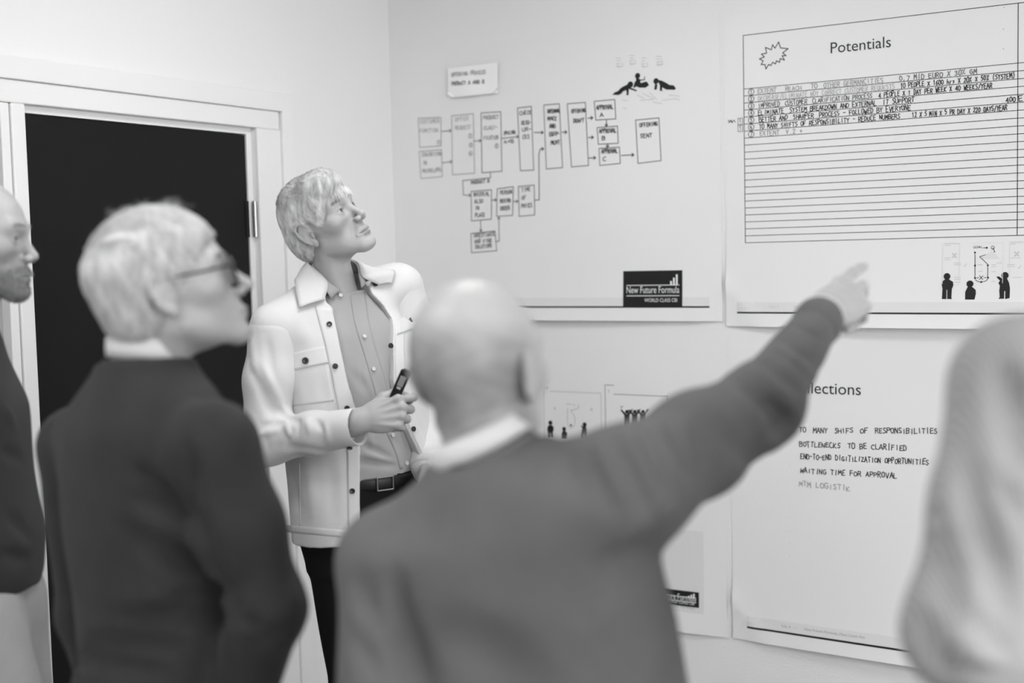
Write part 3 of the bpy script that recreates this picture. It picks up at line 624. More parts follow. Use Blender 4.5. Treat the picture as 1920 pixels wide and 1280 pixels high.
def loft(P0, U, V, W, keys, n=2.3):
    """Body of stacked oval sections. keys: (height, shift right, shift forward, half width, depth forward, depth back)."""
    P0 = np.array(P0, float); K = np.array(keys, float); S = np.linspace(K[0, 0], K[-1, 0], 200)
    T = [np.interp(S, K[:, 0], K[:, i]) for i in range(1, 6)]
    ker = np.hanning(25); ker /= ker.sum()
    T = [np.convolve(np.pad(t, 12, mode='edge'), ker, 'valid') for t in T]
    m = K[:, 3:].max()+np.abs(K[:, 1:3]).max(); ends = [P0+np.array(W)*K[0, 0], P0+np.array(W)*K[-1, 0]]
    def fn(X, Y, Z):
        x, y, z = X-f32(P0[0]), Y-f32(P0[1]), Z-f32(P0[2])
        u, v, s = [f32(q[0])*x+f32(q[1])*y+f32(q[2])*z for q in (U, V, W)]
        cu, cv, a, bf, bb = [np.interp(s, S, t).astype(f32) for t in T]
        u = u-cu; v = v-cv; b = np.where(v > 0, bf, bb)
        rho = (np.abs(u/a)**f32(n)+np.abs(v/b)**f32(n))**f32(1/n)
        d = (rho-1)*np.minimum(a, b)
        return np.maximum(d, np.maximum(f32(K[0, 0])-s, s-f32(K[-1, 0])))
    return fn, np.minimum(*ends)-m, np.maximum(*ends)+m
def frame(fwd, up=(0, 0, 1)):
    """Right, forward, up as columns."""
    f = nrm(fwd); r = nrm(np.cross(f, up)); u = np.cross(r, f); return np.stack([r, f, u], 1)
def facing(theta):                                             # 0: away from the viewer's side, -90: to the viewer's right
    a = CAM_YAW+math.radians(theta); return np.array([-math.sin(a), math.cos(a), 0])
def set_attr(o, name, vals):
    at_ = o.data.attributes.new(name, 'FLOAT', 'POINT'); at_.data.foreach_set('value', np.asarray(vals, dtype=f32))
def strand_mesh(paths, r0, taper=.25):
    """Hair strands as thin three-sided tubes; paths: (n, m, 3)."""
    P = np.asarray(paths); n, m, _ = P.shape; T = np.gradient(P, axis=1); T /= np.linalg.norm(T, axis=2)[..., None]+1e-9
    ref = np.array([.31, .52, .79]); A = np.cross(T, ref); A /= np.linalg.norm(A, axis=2)[..., None]+1e-9; B = np.cross(T, A)
    w = (r0*(1-(1-taper)*np.linspace(0, 1, m)**2))[None, :, None]
    ring = np.stack([P+w*(A*math.cos(q)+B*math.sin(q)) for q in (0, 2.094, 4.189)], 2)        # n,m,3,3
    V = ring.reshape(-1, 3); i = np.arange(n)[:, None, None]; j = np.arange(m-1)[None, :, None]; k = np.arange(3)[None, None, :]
    b = lambda jj, kk: (i*m+jj)*3+kk
    F = np.stack([b(j, k)+0*k, b(j, (k+1) % 3)+0*i, b(j+1, (k+1) % 3)+0*i, b(j+1, k)+0*i], -1).reshape(-1, 4)
    return V, F
# ------------------------------------------------------------------ people: heads
def skin_mat(name, g, dark=.35):
    """Skin; the 'tone' attribute scales the base colour: darker lips, stubble, eye sockets, cheeks."""
    if name in MATS: return MATS[name]
    m = bpy.data.materials.new(name); m.use_nodes = True; nt = m.node_tree; b = nt.nodes['Principled BSDF']
    b.inputs['Roughness'].default_value = .46; b.inputs['Specular IOR Level'].default_value = .45
    b.inputs['Subsurface Weight'].default_value = .12; b.inputs['Subsurface Radius'].default_value = (.7, .7, .7); b.inputs['Subsurface Scale'].default_value = .006
    at_ = nt.nodes.new('ShaderNodeAttribute'); at_.attribute_name = 'tone'
    tc = nt.nodes.new('ShaderNodeTexCoord'); n = nt.nodes.new('ShaderNodeTexNoise'); n.inputs['Scale'].default_value = 55; n.inputs['Detail'].default_value = 4; nt.links.new(tc.outputs['Object'], n.inputs['Vector'])
    r = nt.nodes.new('ShaderNodeMapRange'); r.inputs['To Min'].default_value = .93; r.inputs['To Max'].default_value = 1.07; nt.links.new(n.outputs['Fac'], r.inputs['Value'])
    m1 = nt.nodes.new('ShaderNodeMath'); m1.operation = 'MULTIPLY'; nt.links.new(at_.outputs['Fac'], m1.inputs[0]); nt.links.new(r.outputs[0], m1.inputs[1])
    m2 = nt.nodes.new('ShaderNodeMath'); m2.operation = 'MULTIPLY'; m2.inputs[1].default_value = g; nt.links.new(m1.outputs[0], m2.inputs[0])
    nt.links.new(m2.outputs[0], b.inputs['Base Color'])
    n3 = nt.nodes.new('ShaderNodeTexNoise'); n3.inputs['Scale'].default_value = 420; nt.links.new(tc.outputs['Object'], n3.inputs['Vector'])
    bp = nt.nodes.new('ShaderNodeBump'); bp.inputs['Strength'].default_value = .18; bp.inputs['Distance'].default_value = .0012; nt.links.new(n3.outputs['Fac'], bp.inputs['Height']); nt.links.new(bp.outputs[0], b.inputs['Normal'])
    MATS[name] = m; return m
def hair_mat(name, g, var=.35):
    if name in MATS: return MATS[name]
    m = mat(name, g, .42, .5, var=var, vscale=90, stretch=(1, 1, .25)); return m
M_EYE = None
def eye_mat():
    """White of the eye with iris and pupil; the 'iris' attribute is the angle from the gaze axis."""
    m = bpy.data.materials.new('eyeball'); m.use_nodes = True; nt = m.node_tree; b = nt.nodes['Principled BSDF']; b.inputs['Roughness'].default_value = .12
    a = nt.nodes.new('ShaderNodeAttribute'); a.attribute_name = 'iris'; r = nt.nodes.new('ShaderNodeValToRGB'); e = r.color_ramp.elements
    e[0].position = .0; e[0].color = (.01, .01, .01, 1); e[1].position = 1; e[1].color = (.42, .42, .42, 1)
    for p_, c in ((.17, .01), (.20, .16), (.36, .13), (.42, .05), (.46, .42)): q = e.new(p_); q.color = (c, c, c, 1)
    nt.links.new(a.outputs['Fac'], r.inputs[0]); nt.links.new(r.outputs[0], b.inputs['Base Color']); return m
M_EYE = eye_mat()
HEADP = dict(h=.0022, smile=0, nose=1.0, jaw=1.0, brow=1.0, eye=.0042)
def head_sdf(neck_local, p, neck_r=(.050, .056)):
    h = p['h']; lo = np.array([-.105, -.135, -.20]); hi = np.array([.105, .140, .145]); lo = np.minimum(lo, np.array(neck_local)-.075); hi = np.maximum(hi, np.array(neck_local)+.07)
    lo[2] = max(lo[2], -.26)
    s = Sdf(lo, hi, h); j = p['jaw']; mir = (-1, 1)
    s.add(ell((0, -.012, .040), (.0755, .096, .086)), .02)
    s.add(ell((0, .030, .002), (.065*j, .061, .080)), .03)
    s.add(ell((0, .024, -.060), (.052*j, .055, .046)), .03)
    for m in mir:
        s.add(rc((m*.050*j, .0, -.055), (m*.020, .072, -.097), .016, .014), .025)
        s.add(ell((m*.045, .054, -.014), (.021, .021, .017)), .022)
        s.add(rc((m*.046, .068, .027), (m*.012, .084, .024), .0095*p['brow'], .0085*p['brow']), .018)
    s.add(ell((0, .079, -.099), (.023, .018, .015)), .02)
    s.add(ell((0, .074, -.062), (.030, .022, .028)), .02)
    for m in mir:
        s.sub(ell((m*.033, .099, .005), (.019, .020, .0125)), .014)
        s.sub(ell((m*.040, .092, -.048), (.012, .016, .020)), .02)
        s.add(ell((m*.0325, .0715, .006), .0150), .007)
    nz = p['nose']
    s.add(rc((0, .083, .014), (0, .083+.027*nz, -.025), .0076, .0088), .012)
    s.add(ell((0, .083+.029*nz, -.029), (.0092, .0088, .0085)), .006)
    for m in mir:
        s.add(ell((m*.0135, .098, -.034), (.0082, .0115, .0080)), .006)
        s.sub(ell((m*.0065, .104, -.0425), (.0036, .0060, .0036)), .003)
        s.sub(rc((m*.020, .092, -.038), (m*.030, .082, -.062), .0022, .0022), .008)      # fold from nose to mouth corner
    up = [(-.027, .0825, -.0675), (-.009, .0960, -.0635), (0, .0965, -.0650), (.009, .0960, -.0635), (.027, .0825, -.0675)]
    lw = [(-.025, .0825, -.0700), (-.010, .0930, -.0735), (.010, .0930, -.0735), (.025, .0825, -.0700)]
    for q in (up, lw):
        for a, b in zip(q[:-1], q[1:]):
            ra = .0028 if abs(a[0]) > .02 else .0048; rb = .0028 if abs(b[0]) > .02 else .0048
            s.add(rc(a, b, ra, rb), .005)
    s.sub(rc((-.027, .0870, -.0688), (0, .1035, -.0682), .0012, .0020), .0025); s.sub(rc((.027, .0870, -.0688), (0, .1035, -.0682), .0012, .0020), .0025)
    s.sub(ell((0, .101, -.0835), (.018, .008, .004)), .008)
    for m in mir:                                               # lid openings
        s.sub(ell((m*.0325, .0880, .0060), (.0140, .0150, p['eye'])), .0015)
    for m in mir:                                               # ears
        T = nrm(np.array([m*.32, -1.0, .0])); Nn = nrm(np.array([m*1.0, .32, .0])); Uz = np.array([0, -.12, .99]); R = np.stack([Nn, T, nrm(Uz)], 1); c = np.array([m*.0765, -.012, -.004])
        E = lambda n_, t_, z_: c+R@(np.array([n_, t_, z_])*p.get('ear', 1.0))
        s.add(ell(E(0, .004, .004), (.0062, .0165, .030), R), .006)
        s.add(ell(E(-.001, -.002, -.024), (.0060, .0085, .011), R), .006)
        rim = [E(.003, -.010, .016), E(.0045, -.004, .030), E(.005, .008, .034), E(.005, .018, .024), E(.005, .0195, .008), E(.004, .014, -.010), E(.003, .006, -.022)]
        for a, b in zip(rim[:-1], rim[1:]): s.add(rc(a, b, .0034, .0034), .003)
        s.sub(ell(E(.0075, .000, -.001), (.0062, .0085, .0135), R), .003); s.sub(ell(E(.0075, .006, .018), (.0040, .0075, .0095), R), .003)
        s.add(rc(E(.004, -.010, -.002), E(.003, -.009, -.010), .0042, .0036), .004)
    nb = np.array(neck_local, float); top = np.array([0, -.024, -.035])
    s.add(rc(top, nb, neck_r[0], neck_r[1]), .028)
    f = nrm(nb-top)
    for m in mir: s.add(rc((m*.045, -.022, -.055), nb+np.array([m*.016, .034, .0]), .010, .010), .02)
    s.add(ell(top*.45+nb*.55+np.array([0, .048, .0]), (.010, .010, .014)), .014)
    return s
def smoothstep(a, b, x): t = np.clip((x-a)/(b-a), 0, 1); return t*t*(3-2*t)
def blob(P, c, r): return np.exp(-(((P-np.array(c))/np.array(r))**2).sum(1))
class Head:
    def __init__(s, centre, fwd, up, neck_base, scale=1.0, **kw):
        p = dict(HEADP); p.update(kw); s.c = np.array(centre); s.k = scale
        s.R = frame(fwd, up); nl = s.local(neck_base); s.neck = nl
        s.sdf = head_sdf(nl, p, p.get('neck_r', (.050, .056))); s.V, s.F = s.sdf.mesh(1, 2)
        V = s.V; t = np.ones(len(V)); ax = np.abs(V[:, 0]); V2 = np.stack([ax, V[:, 1], V[:, 2]], 1)
        lips = np.clip(blob(V2, (.008, .098, -.0645), (.016, .02, .0040))+blob(V2, (.006, .096, -.0735), (.015, .02, .0045)), 0, 1); t *= 1-.30*lips
        t *= 1-.16*blob(V2, (.0325, .085, .000), (.018, .03, .012))  # darker around and just below the eyes
        t *= 1-.10*blob(V2, (.03, .08, -.02), (.03, .05, .03)); s.tone = t; s.p = p  # slightly darker over the cheeks
    def local(s, P): return ((np.asarray(P)-s.c)@s.R)/s.k
    def world(s, P): return s.c+(np.asarray(P)*s.k)@s.R.T
    def eyes(s, parent, gaze=(0, 1, 0)):
        for m in (-1, 1):
            n = 24; k = 14; V = []; I = []; g = nrm(gaze); c = np.array([m*.0325, .0715, .006]); t = nrm(np.cross(g, (0, 0, 1))); b = np.cross(t, g)
            for i in range(k+1):
                a = math.pi*i/k
                for j in range(n):
                    w = 2*math.pi*j/n; V.append(c+.0132*(g*math.cos(a)+(t*math.cos(w)+b*math.sin(w))*math.sin(a))); I.append(a/1.2)
            F = np.array([(i*n+j, (i+1)*n+j, (i+1)*n+(j+1) % n, i*n+(j+1) % n) for i in range(k) for j in range(n)])
            o = mesh_obj('eye', s.world(V), F, M_EYE, parent, True); set_attr(o, 'iris', np.clip(I, 0, 1))
    def brows(s, parent, material, n=110, thick=.00042):
        r = np.random.default_rng(11)
        for m in (-1, 1):
            u = r.uniform(0, 1, n); x = .012+.038*u
            p = np.stack([m*x, .103-.35*x, .0285+.0045*np.sin(u*2.4)+r.normal(size=n)*.0024], 1); d = np.stack([m*np.ones(n), -.5*np.ones(n), .35-.7*u], 1); d /= np.linalg.norm(d, axis=1)[:, None]
            P = [s.project(p+d*st*.0022, .0006+.0007*st) for st in range(5)]
            V, F = strand_mesh(np.stack(P, 1), thick); tag(mesh_obj('eyebrow', s.world(V), F, material, parent, True), kind='stuff')
    def project(s, q, lift, sd=None):
        sd = sd or s.sdf; q = np.atleast_2d(q)
        for _ in range(4): q = q-sd.grad(q)*(sd.sample(q)-np.asarray(lift))[:, None]
        return q[0] if len(q) == 1 else q
def grow(hd, cap, roots, flow, length, steps, lift, rng_, wave=.0, mess=.12, lift_to=None, keep_ear=False):
    """Strands that follow a flow over the hair cap. roots: (n,3) local points, flow(P)->(n,3)."""
    n = len(roots); P = roots.copy(); out = [P.copy()]; L = length*(1+.3*rng_.normal(size=n)).clip(.4, 1.6); jit = rng_.normal(size=(n, 3))*mess; clump = rng_.uniform(0, 6.28, n)
    for i in range(1, steps):
        D = flow(P)+jit; G = cap.grad(P, .006); D = D-G*(D*G).sum(1)[:, None]; D /= np.linalg.norm(D, axis=1)[:, None]+1e-9
        P = P+D*(L/steps)[:, None]; d = cap.sample(P)
        tgt = lift*(.35+1.3*i/steps)*(1+.5*np.sin(clump)) if lift_to is None else lift+(lift_to-lift)*i/steps+.0022*np.sin(clump); P = P-G*(np.clip(d-tgt, -.012, .006))[:, None]
        out.append(P.copy())
    O = np.stack(out, 1)
    if keep_ear:                                                # hair is cut round the ears
        E = (np.abs(O[..., 0]) > .066) & (np.abs(O[..., 1]+.012) < .024) & (O[..., 2] < .026) & (O[..., 2] > -.05); O = O[~E.any(1)]
    return O
# ------------------------------------------------------------------ people: bodies, hands, clothes
def hand_sdf(wrist, fdir, back, side, curls, thumb, scale=1.0, h=.0022, fore=None):
    """A hand from the wrist along fdir, back-of-hand normal 'back'; side=+1 right hand, -1 left. curls: 4 x (spread, a1, a2, a3) degrees."""
    y = nrm(fdir); z = nrm(np.array(back)-y*np.dot(back, y)); x = np.cross(y, z)*(-side)                # x towards the thumb
    L = lambda p: np.array(wrist)+scale*(x*p[0]+y*p[1]+z*p[2]); s = scale
    kn = [(.029, .090), (.0095, .096), (-.0105, .091), (-.029, .081)]; ln = [(.044, .026, .021), (.048, .030, .022), (.045, .028, .022), (.035, .021, .019)]; rad = [.0095, .0098, .0093, .0080]
    segs = []; pts = [np.array(wrist)]
    for i in range(4):
        sp, *an = [math.radians(v) for v in curls[i]]; p = np.array([kn[i][0], kn[i][1], 0.0]); a = 0; ch = [p.copy()]
        for l, da in zip(ln[i], an):
            a += da; d = np.array([math.sin(sp)*math.cos(a), math.cos(sp)*math.cos(a), -math.sin(a)]); p = p+d*l; ch.append(p.copy())
        segs.append(ch); pts += [L(q) for q in ch]
    th = [np.array(q) for q in thumb]; pts += [L(q) for q in th]
    if fore is not None: pts.append(np.array(fore))
    P = np.array(pts); S = Sdf(P.min(0)-.035, P.max(0)+.035, h)
    S.add(rc(L((.0, -.01, 0)), L((.0, .03, -.001)), .026*s, .030*s, (z, .62)), .01)
    S.add(ell(L((0, .052, -.003)), np.array((.039, .046, .0135))*s, np.stack([x, y, z], 1)), .012)
    S.add(ell(L((.020, .034, -.012)), np.array((.018, .030, .014))*s, np.stack([x, y, z], 1)), .012)     # ball of the thumb
    if fore is not None: S.add(rc(L((0, -.005, 0)), fore, .026*s, .033*s, (z, .72)), .012)
    for i, ch in enumerate(segs):
        b = np.array([kn[i][0]*.55, .03, -.001]); S.add(rc(L(b), L(ch[0]), .0085*s, rad[i]*1.08*s), .010)
        S.add(ell(L(ch[0]+np.array([0, 0, .0015])), rad[i]*1.12*s), .006)
        S.add(rc(L(b+np.array([0, 0, .011])), L(ch[0]+np.array([0, -.006, .0075])), .0022*s, .0026*s), .006)   # tendon
        for j in range(3):
            S.add(rc(L(ch[j]), L(ch[j+1]), rad[i]*(1-.09*j)*s, rad[i]*(.91-.10*j)*s), .0035)
            S.add(ell(L(ch[j+1]), rad[i]*(.96-.10*j)*s), .003)
    r_ = (.0135, .0120, .0108, .0085)
    for j in range(len(th)-1): S.add(rc(L(th[j]), L(th[j+1]), r_[j]*s, r_[j+1]*s), .006)
    S.segs = [[L(q) for q in ch] for ch in segs]; S.axes = (x, y, z); S.L = L; return S
RELAX = [(4, 18, 22, 12), (1, 22, 26, 14), (-2, 26, 28, 16), (-5, 30, 30, 16)]
THUMB0 = [(.018, .022, -.008), (.040, .052, -.016), (.046, .082, -.022), (.044, .104, -.028)]
def join(parts):
    V = []; F = []; T = []; n = 0
    for v, f, *t in parts:
        V.append(v); F.append(f+n); n += len(v); T.append(t[0] if t else np.ones(len(v)))
    return np.concatenate(V), np.concatenate(F), np.concatenate(T)
def box_of(pts, m):
    P = np.array(pts); return P.min(0)-m, P.max(0)+m
def core(pel, chest, neck, shs, arms, legs, scale=1.0):
    """Unseen part of the body inside the clothes."""
    pts = [pel, chest, neck]+[q for a in arms for q in a]+[q for l in legs for q in l]; S = Sdf(*box_of(pts, .16), .012)
    S.add(rc(pel, chest, .095, .105), .04); S.add(rc(chest, neck, .075, .045), .04)
    for sh in shs: S.add(rc(chest*.3+neck*.7, sh, .04, .038), .03)
    for a in arms:
        for p, q, r1, r2 in zip(a[:-1], a[1:], (.038, .032), (.034, .024)): S.add(rc(p, q, r1, r2), .02)
    for l in legs:
        for p, q, r1, r2 in zip(l[:-1], l[1:], (.066, .045), (.046, .032)): S.add(rc(p, q, r1, r2), .02)
    return S.mesh(1, 0)
def trousers(name, legs, hipc, U, Vf, mat_, parent, top, rad=(.088, .066, .052), hips=(.165, .118, .128), crease=True, h=.008):
    pts = [q for l in legs for q in l]+[hipc]; S = Sdf(*box_of(pts, .20), h); Wd = np.array([0, 0, 1.0])
    S.add(loft(hipc, U, Vf, Wd, [(-.13, 0, 0, hips[0]*.80, hips[1]*.8, hips[2]*.80), (-.04, 0, 0, hips[0], hips[1], hips[2]), (.06, 0, 0, hips[0]*.97, hips[1]*.97, hips[2]*.92), (top-hipc[2], 0, 0, hips[0]*.91, hips[1]*.94, hips[2]*.84)], 2.2), .03)
    for l in legs:
        S.add(rc(l[0], l[1], rad[0], rad[1]), .05); S.add(rc(l[1], l[2], rad[1], rad[2]), .03)
        for t in (.1, .22): S.fold(l[1]+(l[2]-l[1])*t+U*.06, l[1]+(l[2]-l[1])*(t+.05)-U*.06, .02, -.006)
        S.fold(l[2]+U*.06+np.array([0, 0, .05]), l[2]-U*.06+np.array([0, 0, .06]), .02, .006)
    S.ripple(.0018, 26, 5)
    z_ = top; S.cap(lambda X, Y, Z: Z-f32(z_), .004); zmin = .045; S.cap(lambda X, Y, Z: f32(zmin)-Z, .004)
    V, F = S.mesh(1, 1); o = mesh_obj(name, V, F, mat_, parent, True); return o, S
M_SHOE = mat('shoe_leather', .02, .35, .5); M_SOLE = mat('shoe_sole', .03, .7, .3)
def shoe(ankle, d, parent):
    d = nrm((d[0], d[1], 0)); r = np.cross(d, (0, 0, 1.0)); a = np.array([ankle[0], ankle[1], 0.0]); heel = a-d*.06; toe = a+d*.17
    S = Sdf(*box_of([heel, toe, a+np.array([0, 0, .12])], .07), .006)
    S.add(rc(heel+(0, 0, .035), toe+(0, 0, .022), .036, .030), .02); S.add(ell(a+d*.09+np.array([0, 0, .03]), (.046, .09, .032), np.stack([r, d, np.array([0, 0, 1.0])], 1)), .02)
    S.add(rc(a+(0, 0, .03), a+np.array([0, 0, .095]), .045, .043), .03); S.cap(lambda X, Y, Z: f32(.012)-Z, .003); S.cap(lambda X, Y, Z: Z-f32(.105), .003)
    V, F = S.mesh(1, 1); o = mesh_obj('shoe', V, F, M_SHOE, parent, True)
    n = 28; P = []
    for i in range(n):
        w = 2*math.pi*i/n; c, s_ = math.cos(w), math.sin(w); L_ = .125*np.sign(c)*abs(c)**.8; wd = .047 if c > -.2 else .038
        P.append(a+d*(.055+L_)+r*s_*wd)
    P = np.array(P); V = np.concatenate([P*(1, 1, 0), P*(1, 1, 0)+(0, 0, .014)]); F = [tuple(range(n-1, -1, -1)), tuple(range(n, 2*n))]+[(i, (i+1) % n, n+(i+1) % n, n+i) for i in range(n)]
    mesh_obj('sole', V, F, M_SOLE, o)
def patch(name, S, A, B, nu, nv, off, thick, mat_, parent, wav=0.0):
    """A piece of cloth lying on surface S between two edge lines given in the photograph."""
    def samp(L, t):
        L = np.array(L, float); d = np.r_[0, np.cumsum(np.linalg.norm(np.diff(L, axis=0), axis=1))]; d /= d[-1]; return np.array([np.interp(t, d, L[:, i]) for i in (0, 1)])
    V = []
    for j in range(nv+1):
        a, b = samp(A, j/nv), samp(B, j/nv)
        for i in range(nu+1): q = a+(b-a)*i/nu; V.append(S.trace(*q))
    V = np.array(V); V = V.reshape(nv+1, nu+1, 3)
    for _ in range(2):
        W_ = V.copy(); W_[1:-1] = .5*V[1:-1]+.25*(V[2:]+V[:-2]); V = W_; W_ = V.copy(); W_[:, 1:-1] = .5*V[:, 1:-1]+.25*(V[:, 2:]+V[:, :-2]); V = W_
    V = V.reshape(-1, 3); N = S.grad(V, S.h*2); V = V+N*off
    F = np.array([(j*(nu+1)+i, j*(nu+1)+i+1, (j+1)*(nu+1)+i+1, (j+1)*(nu+1)+i) for j in range(nv) for i in range(nu)])
    v0 = V[F[len(F)//2]]; nn = np.cross(v0[1]-v0[0], v0[2]-v0[0])
    if np.dot(nn, N[F[len(F)//2][0]]) < 0: F = F[:, ::-1]
    o = mesh_obj(name, V, F, mat_, parent, True); m = o.modifiers.new('cloth', 'SOLIDIFY'); m.thickness = thick; m.offset = -1
    return o
def button(S, px, py, r, mat_, parent, off=.003, rim=None):
    p = S.trace(px, py); n = S.grad(p[None], S.h*2)[0]
    V, F = lathe(p+n*off, n, [(-.003, r*.9), (0, r), (.0018, r), (.0024, r*.85), (.0015, r*.6)], 18); o = mesh_obj('button', V, F, mat_, parent, True)
    return o
def collar_ring(name, c, axis, fwd, r_in, r_out, h_back, h_front, mat_, parent, open_deg=18, thick=.004, squash=.9, drop=.030, flare=.016):
    """Shirt collar: a stand round the neck with a leaf folded down over it, open at the throat."""
    w = nrm(axis); f = nrm(np.array(fwd)-w*np.dot(fwd, w)); u = np.cross(f, w); V = []; n = 40; prof = 5
    for i in range(n+1):
        a = math.radians(open_deg+(360-2*open_deg)*i/n); d = f*math.cos(a)*squash+u*math.sin(a); t = .5+.5*math.cos(a)      # t: 1 front, 0 back
        h = h_back+(h_front-h_back)*t; R0 = r_in; tip = 1+.55*smoothstep(.70, 1.0, t)
        base = np.array(c); pr = [(R0, 0), (R0-.002, h*.55), (R0-.001, h), (R0+.007, h*.98), (R0+.004+flare*.6, h-drop*.55*tip), (r_out, h-drop*tip)]
        for rr_, zz in pr: V.append(base+d*rr_+w*zz)
    k = len(pr); F = np.array([(i*k+j, (i+1)*k+j, (i+1)*k+j+1, i*k+j+1) for i in range(n) for j in range(k-1)])
    o = mesh_obj(name, V, F, mat_, parent, True); m = o.modifiers.new('cloth', 'SOLIDIFY'); m.thickness = thick; m.offset = 0
    return o
def rib_band(name, c, axis, fwd, r0, r1, h, mat_, parent, squash=.9, n=56, tilt=0.0):
    """Knitted neckband: a rolled ring."""
    w = nrm(axis); f = nrm(np.array(fwd)-w*np.dot(fwd, w)); u = np.cross(f, w); V = []; k = 10
    for i in range(n):
        a = 2*math.pi*i/n; d = f*math.cos(a)*squash+u*math.sin(a); q = np.array(c)+w*(tilt*math.cos(a))
        for j in range(k):
            b = 2*math.pi*j/k; V.append(q+d*(r0+(r1-r0)*.5*(1+math.cos(b)))+w*(h*.5*math.sin(b)))
    F = np.array([(i*k+j, ((i+1) % n)*k+j, ((i+1) % n)*k+(j+1) % k, i*k+(j+1) % k) for i in range(n) for j in range(k)])
    return mesh_obj(name, V, F, mat_, parent, True)
def hair_cap(hd, prims, cuts, h=.003):
    S = Sdf((-.125, -.15, -.12), (.125, .13, .165), h)
    for p, k in prims: S.add(p, k)
    for p, k in cuts: S.sub(p, k)
    return S
def fields(P): return P[:, 0], P[:, 1], P[:, 2]
def ruled_collar(name, inner, outer, bulge, n, mat_, parent, thick=.005, k=6):
    """Collar leaf between its fold line and its outer edge (both 3-D point lists from the right front round the back to the left front)."""
    def cr(P, m):
        P = np.array(P); P = np.concatenate([[2*P[0]-P[1]], P, [2*P[-1]-P[-2]]]); out = []
        for t in np.linspace(0, len(P)-3-1e-6, m):
            i = int(t); u = t-i; a, b, c, d = P[i:i+4]; out.append(.5*((2*b)+(c-a)*u+(2*a-5*b+4*c-d)*u*u+(3*b-a-3*c+d)*u**3))
        return np.array(out)
    A, B = cr(inner, n), cr(outer, n); V = []; mid = (A.mean(0)+B.mean(0))/2
    for a, b in zip(A, B):
        o_ = nrm((a+b)/2-mid)*.6+np.array([0, 0, .6])
        for j in range(k+1): t = j/k; V.append(a+(b-a)*t+o_*bulge*math.sin(math.pi*min(1, t*1.1)*.9))
    F = np.array([(i*(k+1)+j, (i+1)*(k+1)+j, (i+1)*(k+1)+j+1, i*(k+1)+j+1) for i in range(n-1) for j in range(k)])
    o = mesh_obj(name, V, F, mat_, parent, True); m = o.modifiers.new('cloth', 'SOLIDIFY'); m.thickness = thick; m.offset = 0; return o
M_SKIN_A = skin_mat('skin_man_in_jacket', .39); M_SKIN_B = skin_mat('skin_man_with_glasses', .40); M_SKIN_C = skin_mat('skin_pointing_man', .44); M_SKIN_D = skin_mat('skin_bearded_man', .40); M_SKIN_E = skin_mat('skin_shirt_man', .45)

